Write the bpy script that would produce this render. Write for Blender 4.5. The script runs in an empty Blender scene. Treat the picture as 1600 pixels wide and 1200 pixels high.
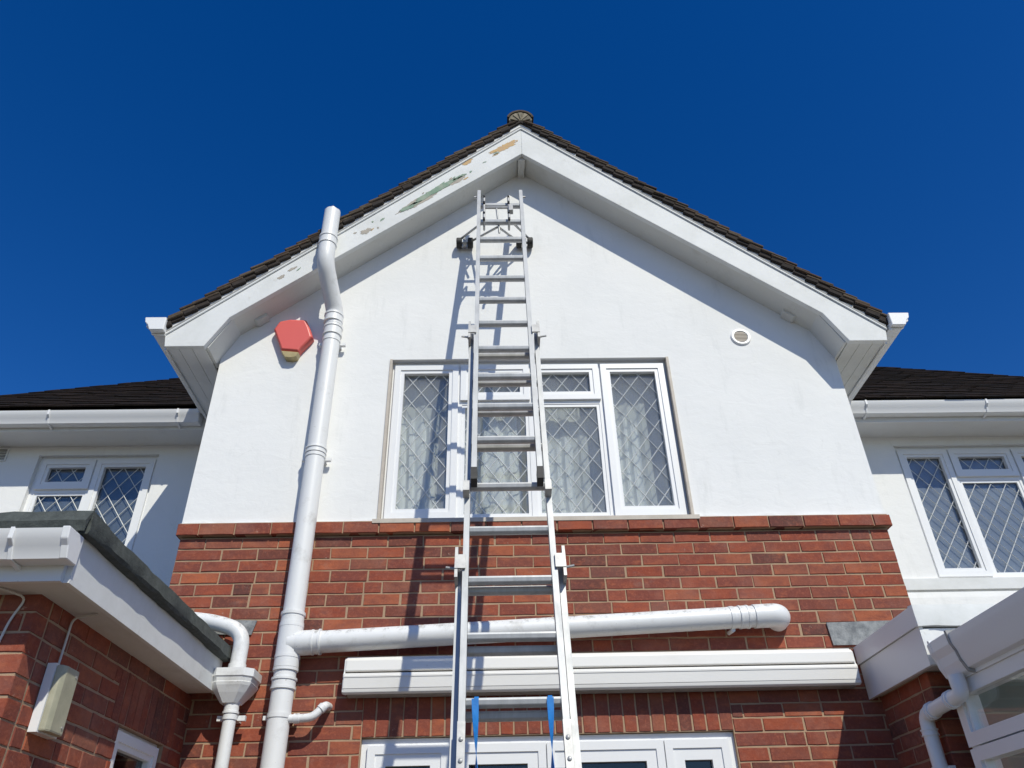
import bpy, bmesh, math, random
from mathutils import Vector, Matrix
random.seed(7)
scn = bpy.context.scene
COL = scn.collection
R = math.radians

# ------------------------------------------------------------------ camera
cam_d = bpy.data.cameras.new("camera"); cam = bpy.data.objects.new("camera", cam_d); COL.objects.link(cam)
up = Vector((-45.0, -1770.0, 1202.0)).normalized()          # world up in camera axes (x right, y down, z forward)
d = Vector((51900.0, 0.0, 1202.0)); d.y = -(up.x*d.x+up.z*d.z)/up.y; xd = d.normalized(); yd = up.cross(xd)
Rw = Matrix((xd, yd, up))                                    # camera axes -> world
right = Rw @ Vector((1, 0, 0)); upv = Rw @ Vector((0, -1, 0)); back = Rw @ Vector((0, 0, -1))
mw = Matrix((right, upv, back)).transposed().to_4x4(); mw.translation = Vector((0, -4.53, 1.5))
cam.matrix_world = mw
cam_d.sensor_width = 36; cam_d.lens = 36*1202/1600; cam_d.clip_start = 0.05; cam_d.clip_end = 1500
scn.camera = cam

# ------------------------------------------------------------------ light
SUN = Vector((-0.45, 1.0, -1.08)).normalized()               # direction the light travels
elev = math.asin(-SUN.z); rot = math.atan2(-SUN.x, -SUN.y)
w = bpy.data.worlds.new("World"); scn.world = w; w.use_nodes = True
nt = w.node_tree; bg = nt.nodes["Background"]
sky = nt.nodes.new("ShaderNodeTexSky"); sky.sky_type = 'NISHITA'; sky.sun_disc = False
sky.sun_elevation = elev; sky.sun_rotation = rot; sky.altitude = 600; sky.air_density = 1.0; sky.dust_density = 0.3; sky.ozone_density = 3.0
hs = nt.nodes.new("ShaderNodeHueSaturation"); hs.inputs['Saturation'].default_value = 1.385; hs.inputs['Hue'].default_value = 0.515
nt.links.new(sky.outputs[0], hs.inputs['Color']); nt.links.new(hs.outputs[0], bg.inputs[0]); bg.inputs[1].default_value = 0.115
sd = bpy.data.lights.new("sun", 'SUN'); sd.energy = 3.8; sd.angle = R(0.53); sd.color = (1.0, 0.965, 0.83)
so = bpy.data.objects.new("sun", sd); COL.objects.link(so); so.location = (5, -8, 10)
so.rotation_euler = SUN.to_track_quat('-Z', 'Y').to_euler()
scn.view_settings.view_transform = 'Standard'; scn.view_settings.look = 'None'
scn.view_settings.exposure = 0.0; scn.view_settings.gamma = 1.0
scn.view_settings.use_curve_mapping = False

# ------------------------------------------------------------------ materials
def mat(name, col=(.8, .8, .8), rough=.5, metal=0.0, spec=None):
    m = bpy.data.materials.new(name); m.use_nodes = True
    b = m.node_tree.nodes["Principled BSDF"]
    b.inputs['Base Color'].default_value = (*col, 1); b.inputs['Roughness'].default_value = rough
    b.inputs['Metallic'].default_value = metal
    if spec is not None: b.inputs['Specular IOR Level'].default_value = spec
    return m
class N:
    def __init__(s, m): s.t = m.node_tree; s.b = s.t.nodes["Principled BSDF"]
    def n(s, typ, **k):
        x = s.t.nodes.new(typ)
        for a, v in k.items(): setattr(x, a, v)
        return x
    def l(s, a, b): s.t.links.new(a, b)
    def pos(s): return s.n("ShaderNodeNewGeometry").outputs['Position']
    def noise(s, scale, detail=4, rough=.55, vec=None, stretch=None, dist=0):
        v = vec or s.pos()
        if stretch:
            mp = s.n("ShaderNodeMapping"); mp.inputs['Scale'].default_value = stretch; s.l(v, mp.inputs[0]); v = mp.outputs[0]
        x = s.n("ShaderNodeTexNoise"); x.inputs['Scale'].default_value = scale; x.inputs['Detail'].default_value = detail
        x.inputs['Roughness'].default_value = rough; x.inputs['Distortion'].default_value = dist; s.l(v, x.inputs['Vector']); return x.outputs['Fac']
    def ramp(s, fac, stops, interp='LINEAR'):
        r = s.n("ShaderNodeValToRGB"); e = r.color_ramp.elements; r.color_ramp.interpolation = interp
        while len(e) < len(stops): e.new(.5)
        for i, (p, c) in enumerate(stops): e[i].position = p; e[i].color = (*c, 1) if len(c) == 3 else c
        s.l(fac, r.inputs[0]); return r.outputs[0]
    def mix(s, fac, a, b, blend='MIX'):
        x = s.n("ShaderNodeMix", data_type='RGBA', blend_type=blend)
        for sock, v in ((x.inputs[0], fac), (x.inputs[6], a), (x.inputs[7], b)):
            if hasattr(v, 'links'): s.l(v, sock)
            elif isinstance(v, (int, float)): sock.default_value = v
            else: sock.default_value = (*v, 1)
        return x.outputs[2]
    def rng(s, fac, a, b, c=0., d=1.):
        x = s.n("ShaderNodeMapRange"); 
        for i, v in enumerate((a, b, c, d)): x.inputs[i+1].default_value = v
        s.l(fac, x.inputs[0]); return x.outputs[0]
    def bump(s, h, strength=.3, dist=.01, prev=None):
        x = s.n("ShaderNodeBump"); x.inputs['Strength'].default_value = strength; x.inputs['Distance'].default_value = dist
        s.l(h, x.inputs['Height'])
        if prev is not None: s.l(prev, x.inputs['Normal'])
        s.l(x.outputs[0], s.b.inputs['Normal']); return x.outputs[0]
    def col(s, c): s.l(c, s.b.inputs['Base Color'])

def m_render():
    m = mat("white_render", (.8, .8, .79), .85); k = N(m)
    big = k.noise(1.3, 5, .6); fine = k.noise(26, 6, .65); tro = k.noise(5.5, 4, .6, stretch=(1, 1, 1.8), dist=.6)
    c = k.mix(k.rng(big, .42, .75), (.82, .82, .81), (.75, .755, .75))
    st = k.noise(3.2, 6, .7, stretch=(2.2, 1, .45))
    c = k.mix(k.rng(st, .56, .78, 0, .5), c, (.57, .58, .57))
    c = k.mix(k.rng(k.noise(7, 7, .75, dist=1.5), .62, .70, 0, .3), c, (.62, .62, .60))
    c = k.mix(k.rng(k.noise(55, 3), .72, .78, 0, .35), c, (.55, .54, .5))
    k.col(c); n1 = k.bump(tro, .26, .010); n2 = k.bump(fine, .30, .004, n1)
    return m
def m_paint(name, base=(.8, .8, .79), rough=.45, dirt=.3, dcol=(.42, .40, .34), dscale=3.0, bump=.06, top=False):
    m = mat(name, base, rough); k = N(m)
    st = k.noise(dscale, 7, .7); sp = k.noise(dscale*14, 3, .5)
    c = k.mix(k.rng(st, .55, .8, 0, dirt), base, dcol)
    c = k.mix(k.rng(sp, .70, .76, 0, dirt), c, dcol)
    if top:
        nz = k.n("ShaderNodeSeparateXYZ"); k.l(k.n("ShaderNodeNewGeometry").outputs['Normal'], nz.inputs[0])
        f = k.n("ShaderNodeMath", operation='MULTIPLY'); k.l(k.rng(nz.outputs['Z'], .25, .75), f.inputs[0]); k.l(k.rng(k.noise(20, 7, .8), .50, .62, 0, .75), f.inputs[1])
        c = k.mix(f.outputs[0], c, (.20, .19, .15))
    k.col(c); k.bump(k.noise(22, 5), bump, .01)
    return m
def m_bargeboard():
    m = mat("painted_timber", (.74, .745, .74), .6, 0, .2); k = N(m)
    st = k.noise(2.5, 7, .7); c = k.mix(k.rng(st, .45, .7, 0, .6), (.745, .755, .75), (.60, .61, .585))
    sp = k.noise(9, 7, .75); c = k.mix(k.rng(sp, .62, .70, 0, .5), c, (.52, .50, .44))
    k.col(c); n = k.bump(k.noise(6, 4, .6), .22, .012); k.bump(k.noise(40, 4), .12, .003, n)
    return m
def m_brick():
    m = mat("red_brick", (.3, .07, .045), .9, 0, .2); k = N(m)
    oi = k.n("ShaderNodeObjectInfo").outputs['Random']; ri = k.n("ShaderNodeNewGeometry").outputs['Random Per Island']
    ad = k.n("ShaderNodeMath", operation='ADD'); k.l(oi, ad.inputs[0]); k.l(ri, ad.inputs[1])
    fr = k.n("ShaderNodeMath", operation='FRACT'); k.l(ad.outputs[0], fr.inputs[0])
    c = k.ramp(fr.outputs[0], [(0, (.265, .064, .038)), (.16, (.345, .090, .048)), (.3, (.205, .060, .044)), (.44, (.295, .078, .045)),
                               (.56, (.105, .050, .043)), (.68, (.325, .080, .044)), (.80, (.225, .078, .056)), (.9, (.43, .125, .058)), (1.0, (.165, .078, .064))])
    # a second shade inside the brick
    c = k.mix(k.rng(k.noise(7, 5, .7, stretch=(1, 1, 2.2)), .42, .66, 0, .7), c, (.17, .058, .048))
    c = k.mix(k.rng(k.noise(8.3, 4, .65, stretch=(1, 1, 2.0)), .55, .72, 0, .6), c, (.44, .135, .066))
    c = k.mix(k.rng(k.noise(5.1, 5, .7, stretch=(1, 1, 1.6)), .60, .78, 0, .6), c, (.27, .165, .135))
    c = k.mix(k.rng(k.noise(45, 5, .8), .50, .72, 0, .6), c, (.42, .14, .085))
    c = k.mix(k.rng(k.noise(120, 3, .6), .64, .72, 0, .6), c, (.10, .032, .026))
    c = k.mix(k.rng(k.noise(2.4, 6, .75), .50, .78, 0, .5), c, (.34, .185, .145))       # pale bloom
    c = k.mix(k.rng(k.noise(15, 6, .8), .64, .70, 0, .65), c, (.58, .43, .34))         # flecks of mortar
    k.col(c); n = k.bump(k.noise(70, 6, .7), .55, .004); k.bump(k.noise(14, 4), .4, .006, n)
    return m
def m_mortar():
    m = mat("mortar", (.5, .37, .25), .95, 0, .2); k = N(m)
    c = k.mix(k.noise(14, 6, .7), (.32, .215, .135), (.50, .355, .24)); c = k.mix(k.rng(k.noise(2.0, 4), .5, .7, 0, .6), c, (.26, .175, .12))
    k.col(c); k.bump(k.noise(90, 5, .7), .6, .004); return m
def m_tile(name, cols, lich=.35):
    m = mat(name, cols[0], .85, 0, .12); k = N(m)
    oi = k.n("ShaderNodeObjectInfo").outputs['Random']; ri = k.n("ShaderNodeNewGeometry").outputs['Random Per Island']
    ad = k.n("ShaderNodeMath", operation='ADD'); k.l(oi, ad.inputs[0]); k.l(ri, ad.inputs[1])
    fr = k.n("ShaderNodeMath", operation='FRACT'); k.l(ad.outputs[0], fr.inputs[0])
    c = k.ramp(fr.outputs[0], [(i/(len(cols)-1), q) for i, q in enumerate(cols)])
    c = k.mix(k.rng(k.noise(25, 6, .7), .5, .72, 0, lich), c, (.17, .145, .095))
    k.col(c); k.bump(k.noise(60, 5, .7), .5, .004); return m
def m_simple(name, a, b, scale, rough, bump=0, metal=0):
    m = mat(name, a, rough, metal); k = N(m); k.col(k.mix(k.rng(k.noise(scale, 6, .65), .35, .65), a, b))
    if bump: k.bump(k.noise(scale*4, 5, .7), bump, .004)
    return m
def m_glass(name="window_glass", tint=(.955, .965, .965), gl=1.0):
    m = bpy.data.materials.new(name); m.use_nodes = True; t = m.node_tree; t.nodes.remove(t.nodes["Principled BSDF"])
    out = t.nodes["Material Output"]; tr = t.nodes.new("ShaderNodeBsdfTransparent"); tr.inputs[0].default_value = (*tint, 1)
    g = t.nodes.new("ShaderNodeBsdfGlossy"); g.inputs['Roughness'].default_value = .02; g.inputs['Color'].default_value = (gl, gl, gl, 1)
    fr = t.nodes.new("ShaderNodeFresnel"); ge = t.nodes.new("ShaderNodeNewGeometry"); mr = t.nodes.new("ShaderNodeMapRange")
    mr.inputs[3].default_value = 1.5; mr.inputs[4].default_value = 1/1.5; t.links.new(ge.outputs['Backfacing'], mr.inputs[0]); t.links.new(mr.outputs[0], fr.inputs[0]); mx = t.nodes.new("ShaderNodeMixShader")
    t.links.new(fr.outputs[0], mx.inputs[0]); t.links.new(tr.outputs[0], mx.inputs[1]); t.links.new(g.outputs[0], mx.inputs[2]); t.links.new(mx.outputs[0], out.inputs[0])
    return m
def m_curtain():
    m = mat("net_curtain", (.78, .80, .76), .9); k = N(m)
    k.b.inputs['Subsurface Weight'].default_value = 0
    v = k.noise(16, 4, .6, stretch=(1, 1, .6), dist=1.2)
    k.col(k.mix(k.rng(v, .52, .60, 0, .6), (.88, .89, .86), (.78, .80, .76)))
    return m
def m_alu():
    m = mat("aluminium", (.6, .61, .62), .5, .3); k = N(m)
    k.col(k.mix(k.rng(k.noise(18, 5, .7, stretch=(1, 1, .12)), .4, .75), (.50, .51, .52), (.37, .38, .385)))
    rr = k.rng(k.noise(9, 4), .3, .7, .42, .58); k.l(rr, k.b.inputs['Roughness']); return m

RENDER = m_render(); BARGE = m_bargeboard(); BRICK = m_brick(); MORTAR = m_mortar()
PVC = m_paint("white_upvc", (.82, .825, .83), .32, .10, (.6, .6, .57), 2.0, .01)
PVCD = m_paint("weathered_upvc", (.74, .74, .73), .4, .35, (.42, .42, .38), 4.0, .03)
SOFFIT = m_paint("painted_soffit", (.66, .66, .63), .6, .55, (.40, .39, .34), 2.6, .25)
PIPE = m_paint("painted_pipe", (.76, .765, .765), .42, .65, (.33, .31, .27), 6.0, .05, True)
AWN = m_paint("awning_casing", (.80, .785, .75), .42, .25, (.5, .47, .4), 2.5, .02)
TILE = m_tile("brown_roof_tile", [(.085, .066, .050), (.12, .092, .068), (.060, .046, .036), (.10, .068, .050)], .6)
SLIP = m_simple("pale_slip", (.33, .29, .21), (.22, .19, .14), 20, .9)
DARKBED = m_simple("dark_mortar", (.040, .030, .025), (.022, .018, .016), 20, .95, .4)
DTILE = m_tile("dark_roof_tile", [(.017, .013, .010), (.023, .015, .011), (.013, .011, .009), (.026, .018, .013)], .06)
BED = m_paint("verge_mortar", (.80, .795, .78), .8, .2, (.5, .48, .42), 6, .3)
RMORT = m_simple("ridge_mortar", (.24, .21, .15), (.14, .125, .095), 14, .95, .6)
FELT = m_simple("green_roof_felt", (.085, .096, .090), (.050, .058, .055), 30, .95, .8)
LEAD = mat("lead_came", (.70, .72, .73), .42, .3)
SLATE = m_simple("lead_sheet", (.13, .14, .15), (.32, .33, .33), 22, .6, .5)
GLASS = m_glass()
def m_haze_glass():  # pale haze mixed into the glass colour, lightens panes like reflected sky
    m = m_glass("painted_haze_glass", (.95, .96, .96)); t = m.node_tree; out = t.nodes["Material Output"]; old = out.inputs[0].links[0].from_socket
    df = t.nodes.new("ShaderNodeBsdfDiffuse"); df.inputs[0].default_value = (.72, .74, .72, 1); mx = t.nodes.new("ShaderNodeMixShader")
    nz = t.nodes.new("ShaderNodeTexNoise"); nz.inputs['Scale'].default_value = 3.5; nz.inputs['Detail'].default_value = 6
    ge = t.nodes.new("ShaderNodeNewGeometry"); t.links.new(ge.outputs['Position'], nz.inputs['Vector'])
    mr = t.nodes.new("ShaderNodeMapRange"); mr.inputs[1].default_value = .3; mr.inputs[2].default_value = .7; mr.inputs[3].default_value = .06; mr.inputs[4].default_value = .14
    t.links.new(nz.outputs['Fac'], mr.inputs[0]); t.links.new(mr.outputs[0], mx.inputs[0]); t.links.new(old, mx.inputs[1]); t.links.new(df.outputs[0], mx.inputs[2]); t.links.new(mx.outputs[0], out.inputs[0])
    return m
HAZE_GLASS = m_haze_glass(); DGLASS = m_glass("door_glass", (.55, .58, .58))
CURT = m_curtain(); ALU = m_alu()
BLACK = m_simple("black_rubber", (.012, .012, .012), (.03, .03, .028), 30, .6)
STEEL = m_simple("zinc_steel", (.50, .50, .49), (.36, .36, .36), 20, .5, 0, .5)
RED = m_paint("red_alarm_plastic", (.70, .125, .105), .42, .15, (.5, .1, .09), 5, .01)
AMBER = m_simple("cream_lens", (.50, .40, .20), (.36, .30, .15), 14, .35)
DIFF = m_simple("yellowed_diffuser", (.45, .43, .31), (.33, .32, .23), 9, .45, .1)
STRAP = m_simple("blue_webbing", (.015, .22, .62), (.01, .16, .5), 60, .6)
TAN = m_simple("bare_filler", (.60, .40, .17), (.52, .36, .22), 18, .85, .3)
GREY = m_simple("bare_undercoat", (.46, .41, .34), (.36, .33, .29), 20, .85, .3)
GREEN = m_simple("old_green_paint", (.16, .27, .19), (.30, .36, .28), 14, .7, .3)
TRIM = m_simple("grey_sealant", (.36, .36, .36), (.28, .28, .27), 20, .7)
BEAD = m_simple("beige_bead", (.55, .49, .42), (.46, .41, .35), 12, .6)
ROOM = m_simple("room_plaster", (.36, .38, .40), (.33, .35, .37), 2, .9)
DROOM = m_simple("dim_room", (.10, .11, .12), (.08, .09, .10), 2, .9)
BACKSHEET = m_simple("added_blue_grey_sheet", (.25, .275, .315), (.20, .22, .26), 5, .8)
SHEET = m_simple("added_dark_sheet", (.15, .175, .215), (.115, .14, .175), 5, .8)
PAVE = m_simple("patio_concrete", (.15, .122, .082), (.11, .088, .062), 1.2, .9, .3)
CABLE = mat("cable_sheath", (.62, .60, .56), .5)
WOOD = m_simple("roof_deck", (.12, .10, .08), (.09, .08, .07), 5, .9)

# ------------------------------------------------------------------ mesh helpers
def bmnew(): return bmesh.new()
def link(name, bm, m, parent=None, loc=None, rot=None, smooth=False, bev=0, seg=1, autos=None):
    if bev: 
        bmesh.ops.bevel(bm, geom=[e for e in bm.edges if e.is_manifold and e.calc_face_angle(0) > .5], offset=bev, segments=seg, profile=.6, affect='EDGES', clamp_overlap=True)
    me = bpy.data.meshes.new(name); bm.to_mesh(me); bm.free()
    for i in (m if isinstance(m, (list, tuple)) else [m]): me.materials.append(i)
    if smooth:
        me.polygons.foreach_set('use_smooth', [True]*len(me.polygons))
        me.set_sharp_from_angle(angle=R(35))
    o = bpy.data.objects.new(name, me); COL.objects.link(o)
    if parent is not None: o.parent = parent
    if loc is not None: o.location = loc
    if rot is not None: o.rotation_euler = rot
    return o
def box(bm, x0, x1, y0, y1, z0, z1, M=None):
    if x0 > x1: x0, x1 = x1, x0
    if y0 > y1: y0, y1 = y1, y0
    if z0 > z1: z0, z1 = z1, z0
    vs = [bm.verts.new(c) for c in ((x0,y0,z0),(x1,y0,z0),(x1,y1,z0),(x0,y1,z0),(x0,y0,z1),(x1,y0,z1),(x1,y1,z1),(x0,y1,z1))]
    for f in ((0,3,2,1),(4,5,6,7),(0,1,5,4),(1,2,6,5),(2,3,7,6),(3,0,4,7)): bm.faces.new([vs[i] for i in f])
    if M is not None: bmesh.ops.transform(bm, matrix=M, verts=vs)
    return vs
def prism(bm, pts, a, b, axis='y', M=None):
    """closed polygon extruded from a to b. axis y: pts are (x,z); axis x: pts are (y,z); axis z: pts (x,y)"""
    def P(p, t): return {'y': (p[0], t, p[1]), 'x': (t, p[0], p[1]), 'z': (p[0], p[1], t)}[axis]
    A = [bm.verts.new(P(p, a)) for p in pts]; B = [bm.verts.new(P(p, b)) for p in pts]
    n = len(pts); fs = [bm.faces.new(A), bm.faces.new(B[::-1])]
    for i in range(n): fs.append(bm.faces.new((A[i], B[i], B[(i+1) % n], A[(i+1) % n])))
    bmesh.ops.recalc_face_normals(bm, faces=fs)
    if M is not None: bmesh.ops.transform(bm, matrix=M, verts=A+B)
    return A+B
def fillet(pts, r, n=6):
    pts = [Vector(p) for p in pts]; out = [pts[0]]
    for i in range(1, len(pts)-1):
        a, b, c = pts[i-1], pts[i], pts[i+1]; u = (a-b); v = (c-b)
        k = min(r, u.length*.48, v.length*.48); p = b+u.normalized()*k; q = b+v.normalized()*k
        for j in range(n+1):
            t = j/n; out.append(p*(1-t)**2 + b*2*t*(1-t) + q*t*t)
    out.append(pts[-1]); return out
def tube(bm, pts, r, seg=20, cap=True, hollow=0):
    pts = [Vector(p) for p in pts]; n = len(pts); rings = []; rs = r if isinstance(r, (list, tuple)) else [r]*n
    t0 = (pts[1]-pts[0]).normalized(); ref = Vector((0, 0, 1)) if abs(t0.z) < .9 else Vector((1, 0, 0)); u = t0.cross(ref).normalized()
    for i in range(n):
        t = (pts[min(i+1, n-1)]-pts[max(i-1, 0)]).normalized()
        u = (u - t*u.dot(t)).normalized(); v = t.cross(u)
        rings.append([bm.verts.new(pts[i] + (u*math.cos(2*math.pi*j/seg)+v*math.sin(2*math.pi*j/seg))*rs[i]) for j in range(seg)])
    fs = []
    for i in range(n-1):
        for j in range(seg): fs.append(bm.faces.new((rings[i][j], rings[i][(j+1) % seg], rings[i+1][(j+1) % seg], rings[i+1][j])))
    if cap:
        fs.append(bm.faces.new(rings[0][::-1])); fs.append(bm.faces.new(rings[-1]))
    bmesh.ops.recalc_face_normals(bm, faces=fs)
def collar(bm, c, axis, r, h, seg=24, lip=.004):
    """pipe socket with two raised beads"""
    a = Vector(axis).normalized(); c = Vector(c)
    prof = [(-.5, 0), (-.5, lip*1.6), (-.32, lip*1.6), (-.30, lip*.5), (.28, lip*.5), (.30, lip*1.8), (.5, lip*1.8), (.5, 0)]
    tube(bm, [c+a*(p*h + i*1e-5) for i, (p, _) in enumerate(prof)], [r+q for _, q in prof], seg)
def thing(name, label, cat, loc=(0, 0, 0), rot=(0, 0, 0), group=None):
    o = bpy.data.objects.new(name, None); COL.objects.link(o); o.location = loc; o.rotation_euler = rot; o.empty_display_size = .1
    return tag(o, label, cat, group)
def tag(o, label, cat, group=None):
    o['label'] = label; o['category'] = cat
    if group: o['group'] = group
    return o

# ------------------------------------------------------------------ ground
g = bmnew(); S = 400
v = [g.verts.new(p) for p in ((-S, -S, 0), (S, -S, 0), (S, S, 0), (-S, S, 0))]; g.faces.new(v)
gr = link('ground', g, PAVE); gr['kind'] = 'structure'

# ------------------------------------------------------------------ bricks
_bc = {}
def brick_mesh(L, H, var, D=.09):
    key = (round(L, 3), round(H, 3), var)
    if key in _bc: return _bc[key]
    rnd = random.Random(hash(key) & 0xffff); j = lambda a=.0017: rnd.uniform(-a, a)
    x, z = L/2, H/2; nx = 3 if L > .13 else 2; nz = 3 if H > .13 else 1
    out = [(-x + 2*x*i/nx, -z) for i in range(nx)] + [(x, -z + 2*z*i/nz) for i in range(nz)] + [(x - 2*x*i/nx, z) for i in range(nx)] + [(-x, z - 2*z*i/nz) for i in range(nz)]
    out = [(a + j(), b + j(.0016)) for a, b in out]
    bm = bmesh.new(); e = .0024
    F = [bm.verts.new((a*(1-e/x), j(.0007), b*(1-e/z))) for a, b in out]
    E = [bm.verts.new((a, .0035 + abs(j(.0015)), b)) for a, b in out]
    B = [bm.verts.new((a, D, b)) for a, b in out]; n = len(out)
    fs = [bm.faces.new(F)]
    for i in range(n):
        k = (i+1) % n
        fs.append(bm.faces.new((F[k], F[i], E[i], E[k]))); fs.append(bm.faces.new((E[k], E[i], B[i], B[k])))
    bmesh.ops.recalc_face_normals(bm, faces=fs)
    me = bpy.data.meshes.new('brick'); bm.to_mesh(me); bm.free(); me.materials.append(BRICK); _bc[key] = me; return me
PITCH = .225; COURSE = .0735; JT = .0086
class BrickRun:
    """collects bricks on one wall: parts up to a limit, the others joined"""
    def __init__(s, parent, name='brick', limit=300): s.p = parent; s.items = []; s.name = name; s.limit = limit
    def add(s, L, H, M, w=1.0): s.items.append((w, L, H, M))
    def build(s):
        s.items.sort(key=lambda t: -t[0]); joined = bmesh.new()
        for i, (w_, L, H, M) in enumerate(s.items):
            me = brick_mesh(L, H, random.randrange(5))
            if i < s.limit and w_ > 0:
                o = bpy.data.objects.new(s.name, me); COL.objects.link(o); o.parent = s.p; o.matrix_local = M
            else:
                t = bmesh.new(); t.from_mesh(me); bmesh.ops.transform(t, matrix=M, verts=t.verts); tm = bpy.data.meshes.new('tmp'); t.to_mesh(tm); t.free(); joined.from_mesh(tm); bpy.data.meshes.remove(tm)
        if len(joined.verts):
            o = link('brickwork', joined, BRICK, s.p); o['kind'] = 'stuff'
        else: joined.free()
def rows(run, toworld, x0, x1, ztop, nrow, phase, holes=(), hidden=None, first=0):
    """toworld(x,z)->Matrix for a brick centred there. holes: (xa,xb,za,zb)"""
    for k in range(first, nrow):
        zt = ztop - k*COURSE; zb = zt - COURSE; zc = (zt+zb)/2
        segs = [(x0, x1)]
        for (xa, xb, za, zb2) in holes:
            if zb < zb2 - .01 and zt > za + .01:
                ns = []
                for a, b in segs:
                    if xb <= a or xa >= b: ns.append((a, b)); continue
                    if xa > a: ns.append((a, xa))
                    if xb < b: ns.append((xb, b))
                segs = ns
        off = phase + (.5*PITCH if k % 2 else 0) + random.uniform(-.012, .012)
        for a, b in segs:
            cuts = [a]; q = a - ((a - off) % PITCH) + PITCH
            while q < b - .035:
                if q - cuts[-1] > .05: cuts.append(q + random.uniform(-.004, .004))
                q += PITCH
            if b - cuts[-1] < .03 and len(cuts) > 1: cuts.pop()
            cuts.append(b)
            for i in range(len(cuts)-1):
                l, r_ = cuts[i], cuts[i+1]
                la = JT/2 if l > a else 0; rb = JT/2 if r_ < b else 0
                L = round((r_-rb) - (l+la), 2 if (r_-l) > .2 else 3)
                xc = ((l+la)+(r_-rb))/2; ww = 1.0
                if hidden and hidden(xc, zc): ww = 0
                pr = random.random()
                if pr < .05 and L > .2:      # an odd pair of snapped headers
                    for sgn in (-1, 1): run.add(round(L/2-JT/2, 3), COURSE-JT, toworld(xc + sgn*(L/4+JT/4), zc), ww*zc)
                else: run.add(L, COURSE-JT, toworld(xc, zc), ww*(6-zc))
def jit(): return Matrix.Rotation(random.uniform(-.006, .006), 4, 'Y') @ Matrix.Rotation(random.uniform(-.012, .012), 4, 'X')
FRONT = lambda y: (lambda x, z: Matrix.Translation((x + 0, y + random.uniform(-.0015, .0015), z)) @ jit())
EAST = lambda X: (lambda u, z: Matrix.Translation((X + random.uniform(-.0015, .0015), u, z)) @ Matrix.Rotation(R(90), 4, 'Z') @ jit())     # faces +x, u = y
WEST = lambda X: (lambda u, z: Matrix.Translation((X + random.uniform(-.0015, .0015), u, z)) @ Matrix.Rotation(R(-90), 4, 'Z') @ jit())    # faces -x, u = y

# ------------------------------------------------------------------ house
house = thing('house', 'white rendered gabled house with red brick ground storey and leaded windows', 'house', (0.26, 0, 0))
HX = .26
def part(name, bm, m, parent=None, **k):
    o = link(name, bm, m, parent or house, **k)
    if parent is None: o.location = Vector(o.location) - Vector((HX, 0, 0))
    return o
AX = .252                        # ridge line
XL, XR = -1.975, 2.503           # gable wall edges
WX0, WX1, WZ0, WZ1 = -.745, 1.266, 3.537, 4.80
# lower profile of the bargeboard, right half, as offset from the ridge line
LOW = [(0, 6.777), (2.135, 5.013), (2.265, 4.760), (2.535, 4.760)]
TOPA, TOPB = 7.116, 4.872        # top line at ridge / at +-2.555
def topz(dx): return TOPA + (TOPB-TOPA)*dx/2.555
# gable wall in rendered finish
g = bmnew()
u = .036
prism(g, [(XL, 3.527), (WX0, 3.527), (WX0, WZ1), (XL, WZ1)], 0, .25)
prism(g, [(WX1, 3.527), (XR, 3.527), (XR, WZ1), (WX1, WZ1)], 0, .25)
prism(g, [(XL, WZ1), (XR, WZ1), (AX+2.24, 4.86), (AX+2.11, 5.03+u), (AX, 6.777+u), (AX-2.11, 5.03+u), (AX-2.22, 4.86)], 0, .25)
prism(g, [(WX0, 3.527), (WX1, 3.527), (WX1, WZ0), (WX0, WZ0)], 0.03, .25)
box(g, XL, XL+.1, .25, 1.17, 3.527, 4.9); box(g, XR-.1, XR, .25, 1.17, 3.527, 4.9)
gw = part('gable_wall', g, RENDER)
# rough foot of the render over the string course
g = bmnew(); n = 60; A = []
for i in range(n+1):
    x = XL - .004 + (XR-XL+.008)*i/n; A.append((x, 3.536 + .010*math.sin(i*1.3)+random.uniform(-.007, .007)))
prism(g, [(XL-.004, 3.521), (XR+.004, 3.521)] + A[::-1], -.012, -.0005)
part('render_lip', g, RENDER)
# brick ground storey
DX0, DX1, DZ = -.737, 1.292, 2.272
SOLT = 3.437 - 13*COURSE
g = bmnew()
for a in ((XL+.012, DX0, 0, 3.44), (DX1, XR-.012, 0, 3.44), (DX0, DX1, DZ, 3.44)): box(g, a[0], a[1], .0042, .3, a[2], a[3])
box(g, XL+.002, XR-.002, -.026, .3, 3.446, 3.5265)
bw = part('brick_wall', g, MORTAR); BO = Vector((0, 0, 0))
bwe = bw
run = BrickRun(bw, limit=300)
def hid(x, z):
    if z < 2.0: return True
    if x < -1.67 and z < 2.62: return True
    if x > 2.16 and z < 2.66: return True
    if -.80 < x < 1.95 and 2.52 < z < 2.645: return True
    return False
rows(run, FRONT(0), XL+.012, XR-.012, 3.437, 25, .003, holes=[(DX0-.006, DX1+.006, 0, SOLT)], hidden=hid)
run.build()
# soldier course over the doors
sol = BrickRun(bw, 'soldier_brick'); nS = 27; ps = (DX1-DX0+.012)/nS
for i in range(nS): sol.add(round(ps-JT, 3), SOLT-DZ-.008, FRONT(0)(DX0-.006+(i+.5)*ps, (SOLT+DZ)/2 - .002), 1)
sol.build()
# projecting string course
st = BrickRun(bw, 'string_course_brick'); x = XL-.008; first = True
while x < XR + .008 - .02:
    L = .215 if not first else .13; first = False; e = min(x+L, XR+.010)
    st.add(round(e-x, 3), .0735, FRONT(-.036)(x+(e-x)/2, 3.4835), 1); x = e + JT
st.build()

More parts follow.
